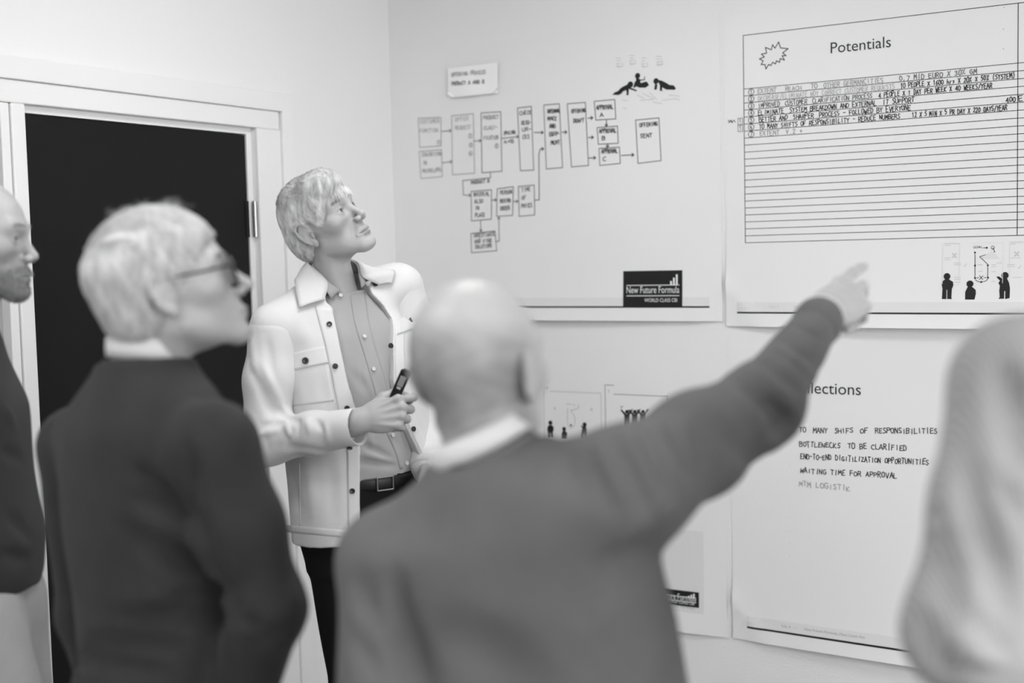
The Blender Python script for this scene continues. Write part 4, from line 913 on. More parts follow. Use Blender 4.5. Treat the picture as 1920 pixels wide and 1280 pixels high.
# ---- fair-haired man in a white overshirt, holding a small remote
def person_a():
    fw = facing(-146); Nb = at(634, 552, 3.24); Pp = at(688, 935, 3.27); W = nrm(Nb-Pp); V = nrm(fw-W*np.dot(fw, W)); U = np.cross(V, W); Ln = np.linalg.norm(Nb-Pp)
    root = empty('person', (Pp[0], Pp[1], 0), 'fair haired person in a white overshirt jacket, looking up at the posters', 'person')
    SR, ER, CR = at(512, 618, 3.13), at(499, 826, 3.10), at(668, 800, 2.99)
    SL, EL, WL = at(748, 540, 3.36), at(806, 740, 3.40), at(800, 872, 3.24)
    legs = []
    for m, kn, an in ((1, (.02, .02), (.01, -.03)), (-1, (.03, -.03), (.06, -.05))):
        hp = Pp+U*m*.088-np.array([0, 0, .02]); U0 = nrm((U[0], U[1], 0)); V0 = nrm((V[0], V[1], 0))
        legs.append([hp, np.array([hp[0], hp[1], .51])+V0*kn[0]-U0*kn[1]*1.6, np.array([hp[0], hp[1], .10])+V0*an[0]-U0*(.05 if m > 0 else -.02)])
    mj = mat('jacket_white_cotton', .64, .8, .2, bump=.25, bscale=500, sheen=.1); mb = mat('button_black', .012, .3, .5); ms = mat('shirt_grey', .36, .75, .2, bump=.3, bscale=600); mw = mat('button_pearl', .58, .3, .5)
    # shirt
    S2 = Sdf(*box_of([Pp-W*.02+U*.17, Pp-U*.17, Pp-V*.13, Nb+V*.13, Nb-V*.10, SR, SL], .05), .0036)
    S2.add(loft(Pp, U, V, W, [(.05, 0, .0, .155, .122, .115), (.12, 0, .0, .160, .124, .115), (.22, 0, .0, .168, .122, .115), (Ln-.20, 0, .0, .178, .118, .115), (Ln-.10, 0, -.005, .160, .098, .10), (Ln-.05, 0, -.008, .11, .080, .075), (Ln+.004, 0, -.006, .066, .062, .064)], 2.3), .02)
    for q in ((676, 830, 735, 860, .009, -.009), (672, 866, 742, 872, .010, -.008), (690, 800, 700, 850, .009, .005), (668, 640, 676, 720, .010, -.005), (655, 690, 690, 735, .012, -.005), (640, 600, 650, 680, .012, .005), (735, 820, 760, 850, .010, -.005), (700, 730, 715, 800, .010, .004), (676, 850, 740, 866, .007, .005), (685, 700, 700, 740, .01, .004)):
        S2.crease(*q)
    v, f_ = S2.mesh(1, 1); shirt = mesh_obj('shirt', v, f_, ms, root, True)
    # jacket body, open down the front
    S = Sdf(*box_of([Pp-W*.10+U*.22, Pp-W*.10-U*.22, Pp-V*.16, Nb+V*.16, Nb-V*.12, SR, SL], .06), .0036)
    S.add(loft(Pp, U, V, W, [(-.075, 0, .0, .205, .160, .150), (.03, 0, .0, .198, .152, .145), (.15, 0, .0, .190, .146, .138), (.25, 0, .0, .192, .142, .135), (Ln-.18, 0, .0, .196, .136, .132), (Ln-.09, 0, -.005, .170, .112, .115), (Ln-.04, 0, -.010, .115, .085, .088), (Ln+.0, 0, -.008, .074, .074, .074)], 2.4), .02)
    S.add(rc(Nb-W*.038, SR, .044, .056), .05); S.add(rc(Nb-W*.048, SL, .040, .060), .05)
    S.add(rc(Nb+U*.050-V*.020+W*.030, SR+W*.010-U*.01, .030, .046), .04); S.add(rc(Nb-U*.050-V*.020+W*.026, SL+W*.010+U*.01, .030, .048), .04); S.sub(rc(Nb-W*.05+V*.01, Nb+W*.14, .066, .068), .006)
    RE = [(604, 540), (612, 566), (625, 578), (633, 625), (642, 680), (655, 724), (666, 762), (673, 800), (676, 834), (676, 974), (675, 1012)]
    LE = [(676, 536), (700, 552), (722, 575), (736, 596), (737, 650), (738, 712), (748, 755), (759, 793), (787, 852), (798, 896), (806, 960), (808, 1012)]
    loc = lambda p: np.array([np.dot(p-Pp, U), np.dot(p-Pp, V), np.dot(p-Pp, W)])
    er = np.array([loc(S.trace(*q)) for q in RE])[::-1]; el = np.array([loc(S.trace(*q)) for q in LE])[::-1]
    er = er[np.argsort(er[:, 2])]; el = el[np.argsort(el[:, 2])]
    for q in ((530, 705, 545, 760, .014, -.005), (560, 720, 575, 765, .014, .004), (600, 700, 612, 760, .012, -.003), (545, 880, 560, 960, .02, -.006), (580, 880, 590, 975, .02, .004), (620, 870, 625, 980, .018, -.004), (560, 600, 580, 650, .02, .004), (525, 720, 532, 780, .012, .005)):
        S.crease(*q)
    S.ripple(.0010, 30, 2)
    full = S.like(); full.d = S.d.copy()
    def opening(X, Y, Z):
        x, y, z = X-f32(Pp[0]), Y-f32(Pp[1]), Z-f32(Pp[2]); u, vv, s_ = [f32(q[0])*x+f32(q[1])*y+f32(q[2])*z for q in (U, V, W)]
        uR = np.interp(s_, er[:, 2], er[:, 0]).astype(f32); uL = np.interp(s_, el[:, 2], el[:, 0]).astype(f32)
        return np.maximum(np.maximum(u-uR, uL-u), f32(.02)-vv)
    S.sub((opening, S.lo, S.lo+S.n*S.h), .002)
    nk = Nb-W*.02
    S.sub(rc(Nb-W*.05, Nb+W*.1, .060, .064), .004)
    v, f_ = S.mesh(1, 1); jk = mesh_obj('jacket', v, f_, mj, root, True)
    # sleeves
    Q = Sdf(*box_of([SR, ER, CR], .10), .0034); up = nrm(SR-ER)
    Q.add(rc(SR-up*.01, SR+(ER-SR)*.45, .060, .060), .03); Q.add(rc(SR+(ER-SR)*.45, ER, .061, .056), .03); Q.add(rc(ER, ER+(CR-ER)*.55, .056, .050), .035); Q.add(rc(ER+(CR-ER)*.55, CR, .050, .0435), .02)
    for q in ((468, 690, 520, 790, .011, -.008), (490, 680, 535, 770, .010, .007), (500, 760, 560, 792, .009, -.010), (490, 800, 530, 790, .008, -.010), (485, 815, 525, 806, .008, .008), (535, 790, 545, 822, .008, .008), (560, 786, 556, 815, .008, -.009), (575, 785, 582, 812, .008, .007), (548, 800, 535, 840, .008, -.007), (592, 786, 604, 806, .008, -.006), (470, 620, 480, 700, .012, .005), (500, 630, 515, 720, .012, -.006), (480, 780, 505, 850, .012, -.005), (520, 836, 620, 846, .012, -.004), (610, 790, 616, 830, .007, .004)):
        Q.crease(*q)
    Q.ripple(.0008, 40, 8)
    cw = nrm(CR-ER); ce = CR+cw*.004
    Q.cap(lambda X, Y, Z: (X-f32(ce[0]))*f32(cw[0])+(Y-f32(ce[1]))*f32(cw[1])+(Z-f32(ce[2]))*f32(cw[2]), .003)
    Q.sub(rc(CR-cw*.03, CR+cw*.05, .038, .040), .002)
    v, f_ = Q.mesh(1, 1); sl = mesh_obj('sleeve', v, f_, mj, root, True)
    Vb, Fb = lathe(CR-cw*.058, cw, [(0, .0440), (.001, .0465), (.030, .0455), (.062, .0445), (.0632, .0437), (.062, .0425), (.03, .041)], 40); mesh_obj('cuff', Vb, Fb, mj, sl, True)
    pb = CR-cw*.018-np.array([0, 0, .046])-_f*.012; Vb, Fb = lathe(pb, nrm(np.array([0, 0, -1.0])-_f*.6), [(0, .0065), (.003, .0065), (.0036, .005), (.0030, .003)], 16); mesh_obj('button', Vb, Fb, mb, sl, True)
    Q2 = Sdf(*box_of([SL, EL, WL], .10), .005); Q2.add(rc(SL, EL, .066, .056), .03); Q2.add(rc(EL, WL, .056, .046), .03)
    Q2.ripple(.002, 30, 3); v, f_ = Q2.mesh(1, 1); sl2 = mesh_obj('sleeve', v, f_, mj, root, True); wn2 = nrm(WL-EL)
    Vb, Fb = lathe(WL-wn2*.04, wn2, [(0, .047), (.002, .050), (.055, .048), (.057, .040)], 32); mesh_obj('cuff', Vb, Fb, mj, sl2, True)
    # placket strips, collar leaves, pocket flaps, seams and buttons
    PLI = [(590, 573), (600, 610), (610, 647), (622, 705), (634, 765), (645, 810), (651, 843), (653, 996)]; PLO = [(622, 579), (630, 615), (637, 650), (650, 712), (663, 762), (671, 808), (674, 843), (674, 998)]
    patch('placket', full, PLI, PLO, 6, 60, .0025, .0045, mj, jk)
    PRI = [(740, 600), (740, 650), (741, 712), (752, 758), (764, 796), (792, 855), (803, 900), (810, 990)]; PRO = [(758, 600), (757, 650), (760, 712), (770, 755), (782, 790), (806, 845), (816, 892), (822, 990)]
    patch('placket', full, PRI, PRO, 5, 50, .0025, .0045, mj, jk)
    patch('pocket_flap', full, [(526.5, 666.5), (532, 698)], [(608, 649), (615.6, 680.6)], 20, 8, .004, .006, mj, jk)
    patch('pocket', full, [(533, 694), (541, 762)], [(612, 679), (626, 752)], 20, 16, .0015, .0025, mj, jk)
    patch('pocket_flap', full, [(744, 600), (744, 628)], [(776, 584), (776, 616)], 10, 8, .004, .006, mj, jk)
    patch('hem_band', full, [(538, 984), (538, 997)], [(652, 994), (652, 1008)], 30, 3, .0015, .0025, mj, jk)
    patch('side_seam', full, [(560, 868), (562, 985)], [(562, 868), (564, 985)], 1, 20, .001, .0015, mj, jk)
    on = lambda S_, x, y, o_: (lambda p: p+S_.grad(p[None], S_.h*2)[0]*o_)(S_.trace(x, y))
    ruled_collar('collar', [on(full, 608, 564, .006), Nb+U*.050+V*.050+W*.036, Nb+U*.066-V*.006+W*.088, Nb-V*.072+W*.100, Nb-U*.064-V*.006+W*.080, Nb-U*.050+V*.048+W*.038, on(full, 706, 536, .008)],
        [on(full, 560, 580, .008), on(full, 556, 548, .009), Nb+U*.100-V*.012+W*.052, Nb-V*.106+W*.050, Nb-U*.100-V*.012+W*.040, on(full, 736, 512, .010), on(full, 733, 533, .008)], .006, 48, mj, jk)
    for x, y in ((617, 609), (628, 687), (650, 765), (660, 920)): button(full, x, y, .0068, mb, jk, .0050)
    button(full, 574, 677, .0082, mb, jk, .0062)
    for x, y in ((702, 534), (731, 649), (773, 804), (800, 880)): button(full, x, y, .0068, mb, jk, .0050)
    button(full, 767, 602, .0075, mb, jk, .0062)
    # shirt front: collar, placket, buttons
    patch('placket', S2, [(656, 552), (664, 605), (678, 650), (690, 690), (704, 740), (722, 806), (742, 850), (750, 880)], [(684, 548), (691, 600), (703, 650), (716, 690), (730, 740), (745, 800), (765, 845), (774, 876)], 6, 50, .0015, .003, ms, shirt)
    ruled_collar('collar', [on(S2, 637, 549, .010), Nb+U*.042+V*.052+W*.030, Nb+U*.058+V*.000+W*.084, Nb-V*.062+W*.094, Nb-U*.056+V*.000+W*.078, Nb-U*.040+V*.050+W*.034, on(S2, 674, 545, .010)],
        [on(S2, 621, 563, .010), Nb+U*.058+V*.056+W*.010, Nb+U*.067+V*.002+W*.050, Nb-V*.070+W*.060, Nb-U*.066+V*.002+W*.046, Nb-U*.056+V*.056+W*.010, on(S2, 695, 528, .012)], .003, 44, ms, shirt, .004)
    for x, y in ((638, 554), (682, 631), (699, 692), (735, 815), (761, 868)): button(S2, x, y, .0052, mw, shirt, .0045)
    # head: turned to his left, tilted, looking up at the posters
    f0 = facing(-120); rt_ = np.cross(f0, (0, 0, 1.0)); pit = math.radians(25); hf = nrm(f0*math.cos(pit)+np.array([0, 0, math.sin(pit)])); ro_ = math.radians(16)
    upv = nrm(np.array([0, 0, 1.0])*math.cos(ro_)+rt_*math.sin(ro_))
    hc = at(610, 420, 3.20); hd = Head(hc, hf, upv, Nb-W*.03+V*.004, .97, jaw=1.02, h=.0018, neck_r=(.047, .050), nose=.95, eye=.0050, ear=1.1)
    ear = hd.world(np.array([.079, -.012, -.004])); 
    cap = hair_cap(hd, [(ell((0, -.012, .046), (.082, .100, .092)), .02), (ell((0, -.056, -.010), (.068, .056, .066)), .03), (ell((.012, .052, .085), (.066, .050, .045)), .02), (ell((.060, .030, .040), (.022, .035, .040)), .02)],
        [(ell((0, .112, -.024), (.100, .084, .092)), .012), (ell((.092, .004, -.020), (.034, .030, .050)), .006), (ell((-.092, .004, -.020), (.034, .030, .050)), .006), (ell((0, .03, -.11), (.12, .115, .066)), .010), (ell((0, -.10, -.105), (.08, .06, .035)), .010)], .0026)
    mh = hair_mat('hair_fair', .76, .34); Vc, Fc = cap.mesh(1, 1); hair = mesh_obj('hair', hd.world(Vc), Fc, mh, root, True)
    r = np.random.default_rng(21); ro = Vc[r.choice(len(Vc), 11000)]; ro = ro[(ro[:, 2] > -.06) & ~((ro[:, 2] > .045) & (ro[:, 2] < .105) & (ro[:, 1] < -.070))]
    def flow(P):
        x, y, z = fields(P); o = np.zeros_like(P); n = len(P)
        top = smoothstep(.06, .11, z); front = smoothstep(.0, .05, y); bk = smoothstep(-.02, -.07, y)
        o[:, 0] = .9*top*np.sign(.02+x*0)+.25*front; o[:, 1] = .75*top+.35*front*(1-top)-.10*bk+.12; o[:, 2] = -1.0*(1-top)-.25*front
        return o
    Pt = grow(hd, cap, ro, flow, .052, 8, .0034, r, mess=.13, keep_ear=True); Pt = Pt[(cap.sample(Pt[:, -1]) < .0065) & (cap.sample(Pt[:, 4]) < .006)]; V_, F_ = strand_mesh(Pt, .00040); tag(mesh_obj('hair_strands', hd.world(V_), F_, mh, hair, True), kind='stuff')
    n = 1500; ro = np.stack([r.uniform(-.060, .070, n), r.uniform(.020, .085, n), r.uniform(.070, .120, n)], 1); ro = hd.project(ro, .001, cap); ro = ro[ro[:, 1] > .015]          # fringe swept over the forehead
    Pt = grow(hd, hd.sdf, ro, lambda P: np.stack([.45+0*P[:, 0], .30+0*P[:, 0], -1.0+0*P[:, 0]], 1), .052, 9, .0105, r, mess=.20, lift_to=.0045, keep_ear=True); Pt = Pt[(Pt[:, -1, 2] > .018)]
    V_, F_ = strand_mesh(Pt, .00040); tag(mesh_obj('fringe', hd.world(V_), F_, mh, hair, True), kind='stuff')
    # right hand closed round a small black remote
    wr = at(676, 788, 2.985); f1 = at(762, 770, 2.985)-wr; bk = nrm(-_f*.95+_u*.22)
    H = hand_sdf(wr, f1, bk, 1, [(6, 42, 78, 45), (2, 74, 92, 50), (-2, 82, 94, 50), (-6, 84, 94, 50)], [(.020, .026, -.010), (.044, .056, -.020), (.050, .082, -.030), (.042, .104, -.036)], 1.06, .0018, fore=wr-cw*.08)
    Hl = hand_sdf(WL, wn2, -U, -1, RELAX, THUMB0, 1.0, .004, fore=WL-wn2*.05)
    Vb, Fb, Tb = join([(hd.world(hd.V), hd.F, hd.tone), H.mesh(1, 2), Hl.mesh(1, 1), core(Pp, Nb-W*.2, Nb-W*.06, (SR-W*.01, SL-W*.01), [(SR, ER, CR), (SL, EL, WL)], legs)])
    o = mesh_obj('body', Vb, Fb, M_SKIN_A, root, True); set_attr(o, 'tone', Tb); hd.eyes(root, (-.15, 1, .12)); hd.brows(root, hair_mat('brow_fair', .26), 190, .00024)
    tr, T = trousers('trousers', legs, Pp-np.array([0, 0, .02]), nrm((U[0], U[1], 0)), nrm((V[0], V[1], 0)), mat('trousers_black', .006, .8, .2), root, 1.085, hips=(.172, .124, .130), rad=(.092, .066, .052), h=.006)
    mbt = mat('belt_leather', .008, .4, .4); bc = np.array([Pp[0], Pp[1], 1.064])
    rib_band('belt', bc+W*0, (0, 0, 1), V, .152, .160, .032, mbt, root, .78)
    bp = bc+nrm((V[0], V[1], 0))*.1265+nrm((U[0], U[1], 0))*.012
    bw = MB(); R_ = nrm((U[0], U[1], 0)); Fv = nrm((V[0], V[1], 0)); 
    def rod(a, b, w_):
        P_ = np.array([a, b]); V_, F_ = strand_mesh(np.array([[a, (np.array(a)+b)/2, b]]), w_, 1.0); return V_, F_
    pr = [rod(bp-R_*.022+np.array([0, 0, -.016]), bp-R_*.022+np.array([0, 0, .016]), .0022), rod(bp+R_*.022+np.array([0, 0, -.016]), bp+R_*.022+np.array([0, 0, .016]), .0022), rod(bp-R_*.022+np.array([0, 0, .016]), bp+R_*.022+np.array([0, 0, .016]), .0022), rod(bp-R_*.022-np.array([0, 0, .016]), bp+R_*.022-np.array([0, 0, .016]), .0022)]
    Vb, Fb, _ = join(pr); mesh_obj('belt_buckle', Vb, Fb, M_STEEL, root, True)
    for l in legs: shoe(l[2], fw, root)
    # the remote, held in the fist
    a, b = at(730, 768, 3.020), at(762, 695, 3.005); d = nrm(b-a); L_ = np.linalg.norm(b-a); nn = nrm(-_f-d*np.dot(-_f, d)); sd = np.cross(d, nn); R3 = np.stack([sd, d, nn], 1)
    rm = empty('presentation_remote', tuple(a), 'small black handheld remote gripped in the fist of the person in the white jacket', 'remote')
    def rbox(name, c, hx, hy, hz, material, parent, bev):
        o = MB().box(-hx, hx, -hy, hy, -hz, hz).build(name, material, None, bev); o.matrix_world = Matrix.Translation(Vector(c-a)) @ Matrix(R3.tolist()).to_4x4(); o.parent = parent; return o
    bd = rbox('casing', a+d*L_*.5, .0125, L_*.5, .007, mat('remote_black', .012, .3, .5), rm, .003)
    rbox('button_plate', a+d*L_*.74+nn*.0072, .0070, .013, .0012, mat('remote_grey', .26, .4, .5), rm, .001)
    rbox('end_ring', a+d*L_*.99, .0080, .004, .0082, mat('remote_black', .012, .3, .5), rm, .0015)
    rbox('light_window', a+d*L_*.57+nn*.0072, .0050, .0028, .0010, mat('remote_pale', .45, .3, .5), rm, .0008)
person_a()

# ---- white-haired man with glasses, seen from behind and to the side
def glasses(hd, root):
    g = empty('glasses', tuple(np.zeros(3)), None, None); g.parent = root; mf = mat('glasses_frame', .015, .25, .5); ml = mat('glasses_lens', .75, .05, .5, trans=1.0)
    for m in (-1, 1):
        c = np.array([m*.033, .101, .002]); n = 28; k = 8; V = []
        for i in range(n):
            a = 2*math.pi*i/n; d = np.array([math.cos(a)*1.06, 0, math.sin(a)*.88]); q = c+d*.0245+np.array([0, -abs(d[0]+(-m)*.0)*.0+(-.008 if d[0]*m > .5 else 0)*0, 0])
            for j in range(k):
                b = 2*math.pi*j/k; V.append(q+.0018*(d*math.cos(b)+np.array([0, 1, 0])*math.sin(b)))
        F = np.array([(i*k+j, ((i+1) % n)*k+j, ((i+1) % n)*k+(j+1) % k, i*k+(j+1) % k) for i in range(n) for j in range(k)])
        mesh_obj('rim', hd.world(V), F, mf, g, True)
        L = [c+np.array([math.cos(2*math.pi*i/n)*1.06, 0, math.sin(2*math.pi*i/n)*.88])*.024 for i in range(n)]
        V = np.array([q+np.array([0, s_, 0]) for s_ in (-.0008, .0008) for q in L]); mesh_obj('lens', hd.world(V), [tuple(range(n)), tuple(range(2*n-1, n-1, -1))]+[(i, n+i, n+(i+1) % n, (i+1) % n) for i in range(n)], ml, g)
        pts = [(m*.060, .101, .010), (m*.0745, .094, .012), (m*.0765, .04, .017), (m*.0785, -.002, .023), (m*.0790, -.022, .012), (m*.0765, -.034, -0.0135)]
        V, F = strand_mesh(np.array([pts]), .0024, .8); mesh_obj('temple', hd.world(V), F, mf, g, True)
    V, F = strand_mesh(np.array([[(-.010, .103, .008), (-.004, .106, .011), (.004, .106, .011), (.010, .103, .008)]]), .0018, 1.0); mesh_obj('bridge', hd.world(V), F, mf, g, True)
    return g
def person_b():
    fw = facing(-50); Nb = at(286, 680, 2.00); Pp = at(300, 1310, 2.00); W = nrm(Nb-Pp); V = nrm(fw-W*np.dot(fw, W)); U = np.cross(V, W); Ln = np.linalg.norm(Nb-Pp)
    root = empty('person', (Pp[0], Pp[1], 0), 'white haired person with glasses in a dark grey sweater, before the black door', 'person')
    SR, ER, WR = at(398, 838, 1.84), at(497, 1140, 1.84), at(440, 1380, 1.94)
    SL, EL, WL = at(150, 835, 2.14), at(172, 1150, 2.14), at(240, 1420, 2.08)
    legs = []
    for m, st in ((1, -.03), (-1, .05)):
        hp = Pp+U*m*.09-np.array([0, 0, .03]); legs.append([hp, np.array([hp[0], hp[1], .50])+V*(.03+st)+U*m*.01, np.array([hp[0], hp[1], .10])+V*st+U*m*.02])
    mt = mat('sweater_charcoal', .033, .95, .06, bump=.5, bscale=420, var=.08, vscale=20, sheen=.06)
    S = Sdf(*box_of([Pp-W*.1, Nb, SR, ER, WR, SL, EL, WL, Nb+V*.12, Nb-V*.12], .11), .0052)
    S.add(loft(Pp, U, V, W, [(-.10, 0, .01, .165, .130, .120), (.04, 0, .01, .165, .135, .118), (.16, 0, .01, .178, .135, .122), (Ln-.20, 0, .0, .196, .128, .128), (Ln-.10, 0, -.012, .180, .105, .115), (Ln-.04, 0, -.015, .125, .075, .085), (Ln-.002, 0, -.012, .072, .062, .066)], 2.3), .03)
    S.add(rc(Nb-W*.05, SR, .042, .060), .06); S.add(rc(Nb-W*.05, SL, .042, .062), .06)
    S.add(rc(SL, EL, .068, .056), .02); S.add(rc(EL, WL, .056, .040), .02)
    S.ripple(.0018, 20, 9)
    A_ = S.like(); A_.add(rc(SR, SR+(ER-SR)*.5, .065, .063), .03); A_.add(rc(SR+(ER-SR)*.5, ER, .063, .057), .03); A_.add(rc(ER, WR, .057, .041), .025)
    k = .022; a, b = S.d, A_.d; h_ = np.clip(.5+.5*(b-a)/k, 0, 1); S.d = (b*(1-h_)+a*h_-k*h_*(1-h_)).astype(f32)
    for q in ((350, 835, 362, 950, 0.0119, -0.0255), (362, 950, 400, 1050, 0.0119, -0.0292), (400, 1050, 445, 1160, 0.0119, -0.0292), (375, 745, 440, 735, 0.0136, -0.0128),          # armhole crease
              (255, 885, 345, 945, 0.0136, -0.0201), (250, 930, 360, 965, 0.0170, -0.0163), (265, 1010, 385, 1080, 0.0187, -0.0201), (320, 1130, 440, 1095, 0.0136, -0.0219), (225, 1165, 440, 1150, 0.0170, -0.0219),
              (170, 1205, 330, 1205, 0.0170, -0.0219), (150, 1235, 300, 1265, 0.0153, -0.0201), (250, 960, 370, 1020, .018, .006), (240, 1130, 400, 1120, .018, .006), (190, 1185, 350, 1180, .016, .006),
              (455, 1165, 500, 1185, 0.0102, -0.0182), (470, 1215, 540, 1180, 0.0119, -0.0163), (545, 1100, 552, 1160, .012, .008)):
        S.crease(*q)
    Vm, F = S.mesh(1, 1); sw = mesh_obj('sweater', Vm, F, mt, root, True)
    rib_band('neckband', Nb-W*.002-V*.010, W, V, .061, .074, .020, mt, sw, .92)
    wn = nrm(WR-ER); rib_band('cuff', WR, wn, U, .030, .044, .06, mt, sw, 1.0)
    ms = mat('shirt_white', .66, .7, .2)
    collar_ring('shirt_collar', Nb-W*.002-V*.010, W, V, .057, .064, .044, .030, ms, root, drop=.030, flare=.006)
    # head: chin lifted, looking to the posters
    hc = at(324, 545, 1.985); f0 = facing(-76); hf = nrm(f0*math.cos(math.radians(17))+np.array([0, 0, math.sin(math.radians(17))]))
    hd = Head(hc, hf, (0, 0, 1), Nb-W*.02-V*.006, .97, nose=1.12, jaw=.97, h=.0026, neck_r=(.050, .054))
    cap = hair_cap(hd, [(ell((0, -.018, .046), (.084, .108, .094)), .02), (ell((0, -.060, -0.0203), (.066, .055, .060)), .03)],
        [(ell((0, .106, -.022), (.105, .092, .088)), .014), (ell((.088, -.004, -0.0270), (.030, .030, .046)), .008), (ell((-.088, -.004, -0.0270), (.030, .030, .046)), .008), (ell((0, .02, -.11), (.12, .12, .062)), .012), (ell((0, -.10, -.10), (.08, .06, .035)), .010)])
    mh = hair_mat('hair_white', .62, .22); Vc, Fc = cap.mesh(1, 1); hair = mesh_obj('hair', hd.world(Vc), Fc, mh, root, True)
    r = np.random.default_rng(5); ro = Vc[r.choice(len(Vc), 3600)]; out = (ro-np.array([0, -.01, .0])); ro = ro[(out[:, 2] > -.02) | (ro[:, 1] < -.02)]
    def flow(P):
        x, y, z = fields(P); cr = P-np.array([.005, -.055, .135]); cr = cr/(np.linalg.norm(cr, axis=1)[:, None]+1e-6); side = smoothstep(.03, .07, np.abs(x))
        D = cr.copy(); D[:, 2] -= .9*side; D[:, 1] += .35*side-.25*smoothstep(-.02, -.08, y); top = smoothstep(.05, .135, z); D = D*(1-top[:, None])+np.stack([np.full(len(P), .35), np.full(len(P), 1.0), np.zeros(len(P))], 1)*top[:, None]; return D
    Pt = grow(hd, cap, ro, flow, .050, 7, .0024, r, mess=.12); V_, F_ = strand_mesh(Pt, .00065); tag(mesh_obj('hair_strands', hd.world(V_), F_, mh, hair, True), kind='stuff')
    n = 46; tp = np.stack([r.uniform(-.05, .05, n), r.uniform(-.06, .075, n), np.full(n, .15)], 1); tp = hd.project(tp, .0, cap); D = np.stack([r.normal(size=n)*.5, r.normal(size=n)*.45+.25, np.ones(n)], 1); D /= np.linalg.norm(D, axis=1)[:, None]; L_ = r.uniform(.012, .034, n)[:, None]
    Pt = np.stack([tp+D*L_*t+np.stack([np.zeros(n), r.normal(size=n)*.01, -np.full(n, .010)], 1)*t*t for t in np.linspace(0, 1, 5)], 1); V_, F_ = strand_mesh(Pt, .00055); tag(mesh_obj('loose_hairs', hd.world(V_), F_, mh, hair, True), kind='stuff')
    Hr = hand_sdf(WR, wn, nrm(U-V*.2), 1, RELAX, THUMB0, 1.0, .004, fore=WR-wn*.06); wl = nrm(WL-EL); Hl = hand_sdf(WL, wl, -U, -1, RELAX, THUMB0, 1.0, .004, fore=WL-wl*.06)
    Vb, Fb, Tb = join([(hd.world(hd.V), hd.F, hd.tone), Hr.mesh(1, 1), Hl.mesh(1, 1), core(Pp, Nb-W*.2, Nb-W*.04, (SR, SL), [(SR, ER, WR), (SL, EL, WL)], legs)])
    o = mesh_obj('body', Vb, Fb, M_SKIN_B, root, True); set_attr(o, 'tone', Tb); hd.eyes(root); hd.brows(root, hair_mat('brow_grey', .3))
    glasses(hd, root)
    trousers('trousers', legs, Pp-np.array([0, 0, .03]), U, V, mat('trousers_dark', .03, .8, .2, bump=.3, bscale=300), root, Pp[2]+.05)
    for l in legs: shoe(l[2], fw, root)
person_b()

